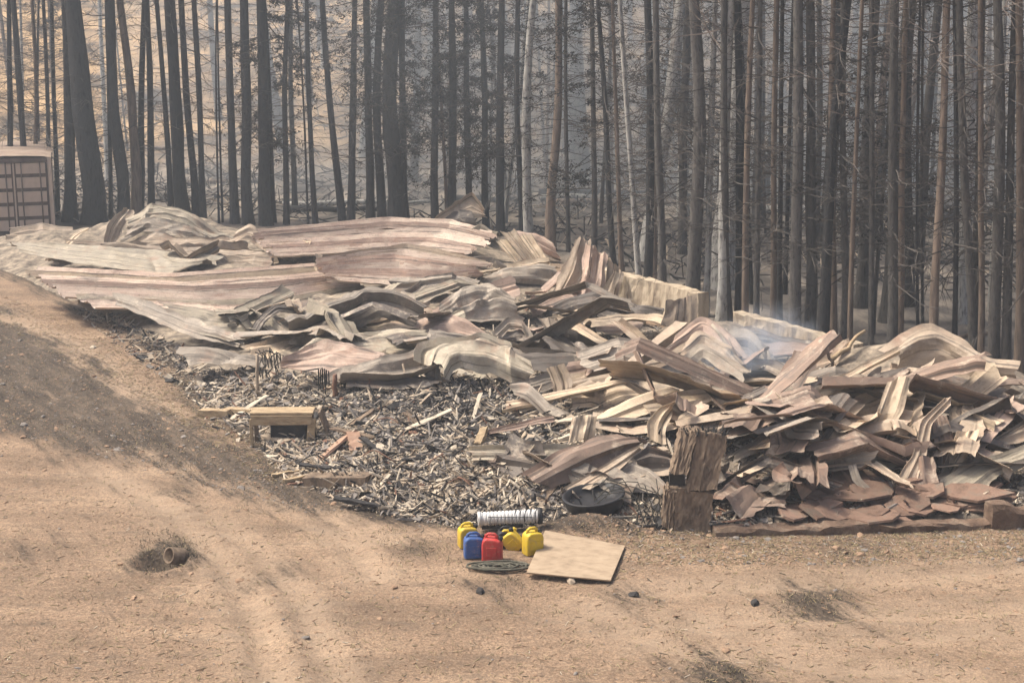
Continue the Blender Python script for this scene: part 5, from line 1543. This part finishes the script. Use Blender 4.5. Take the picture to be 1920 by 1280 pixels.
# ------------------------------------------------------------------ haze and smoke
def vol_mat(name, dens, col):
    m = bpy.data.materials.new(name); m.use_nodes = True
    nt = m.node_tree; nt.nodes.clear()
    out = nt.nodes.new('ShaderNodeOutputMaterial'); v = nt.nodes.new('ShaderNodeVolumePrincipled')
    v.inputs['Color'].default_value = (*col, 1); v.inputs['Density'].default_value = dens
    v.inputs['Anisotropy'].default_value = .2
    nt.links.new(v.outputs[0], out.inputs['Volume'])
    return m
hz = MB().box((0, 60, 20), (276, 196, 48)).obj('haze', vol_mat('thin_smoke_haze', .0021, (.64, .73, .82)))
tag(hz, 'thin bluish smoke haze hanging over the whole site', 'haze', kind='stuff')

def smoke_blob(name, c, r, dens, label, seed, lump=.3):
    n1, n2 = 20, 28
    V = []
    for i in range(n1 + 1):
        a = math.pi * i / n1
        for k in range(n2):
            b = 2 * math.pi * k / n2
            d = np.array([math.sin(a) * math.cos(b), math.sin(a) * math.sin(b), math.cos(a)])
            q = 1 + lump * float(vnoise(*(d * 1.7 + seed), seed))
            V.append(d * q * np.array(r))
    Fc = [(i * n2 + k, (i + 1) * n2 + k, (i + 1) * n2 + (k + 1) % n2, i * n2 + (k + 1) % n2) for i in range(n1) for k in range(n2)]
    o = mk(name, V, Fc, vol_mat(name, dens, (.52, .57, .61)), smooth=True, loc=c)
    tag(o, label, 'smoke', kind='stuff')
p = flat(1150, 440); smoke_blob('smoke_bank', (p[0] + 4, p[1] + 12, 6), (24, 15, 9), .020, 'bluish smoke hanging among the trees right of the middle', 3)
p = flat(1600, 560); smoke_blob('smoke_bank', (p[0] + 6, p[1] + 19, 6), (20, 14, 9), .020, 'thinner smoke among the trees at the right', 6)
p = flat(700, 400); smoke_blob('smoke_bank', (p[0] - 8, p[1] + 16, 5), (30, 12, 7), .0022, 'thin smoke among the trees on the left', 5)

def wisp(c, r, dens, label, seed):
    o = MB().box((0, 0, 0), (2, 2, 2)).obj('smoke_wisp', vol_mat('smoke_wisp', dens, (.70, .82, .98)), loc=c)
    o.scale = r
    nt = o.data.materials[0].node_tree
    v = [n for n in nt.nodes if n.type == 'PRINCIPLED_VOLUME'][0]
    tc = nd(nt, 'ShaderNodeTexCoord')
    ln = nd(nt, 'ShaderNodeVectorMath', operation='LENGTH'); nt.links.new(tc.outputs['Object'], ln.inputs[0])
    nz = noise_n(nt, tc.outputs['Object'], 1.6 + seed * .1, 4, .6, .8)
    f = mth(nt, 'SUBTRACT', 1.0, ln.outputs['Value'])
    f = mth(nt, 'MAXIMUM', f, 0.0)
    g = mth(nt, 'MAXIMUM', mth(nt, 'SUBTRACT', nz, .40), 0.0)
    nt.links.new(mth(nt, 'MULTIPLY', mth(nt, 'MULTIPLY', f, g), dens * 8), v.inputs['Density'])
    tag(o, label, 'smoke', kind='stuff')
p = flat(1390, 800); wisp((p[0] + .1, p[1] + .9, 1.0), (1.2, .7, .9), 1.2, 'bluish wisp of smoke rising from the right half of the heap', 2)
p = flat(1450, 770); wisp((p[0] + .1, p[1] + .9, 1.2), (1.0, .6, .8), .9, 'upper part of the smoke wisp near the charred post', 5)
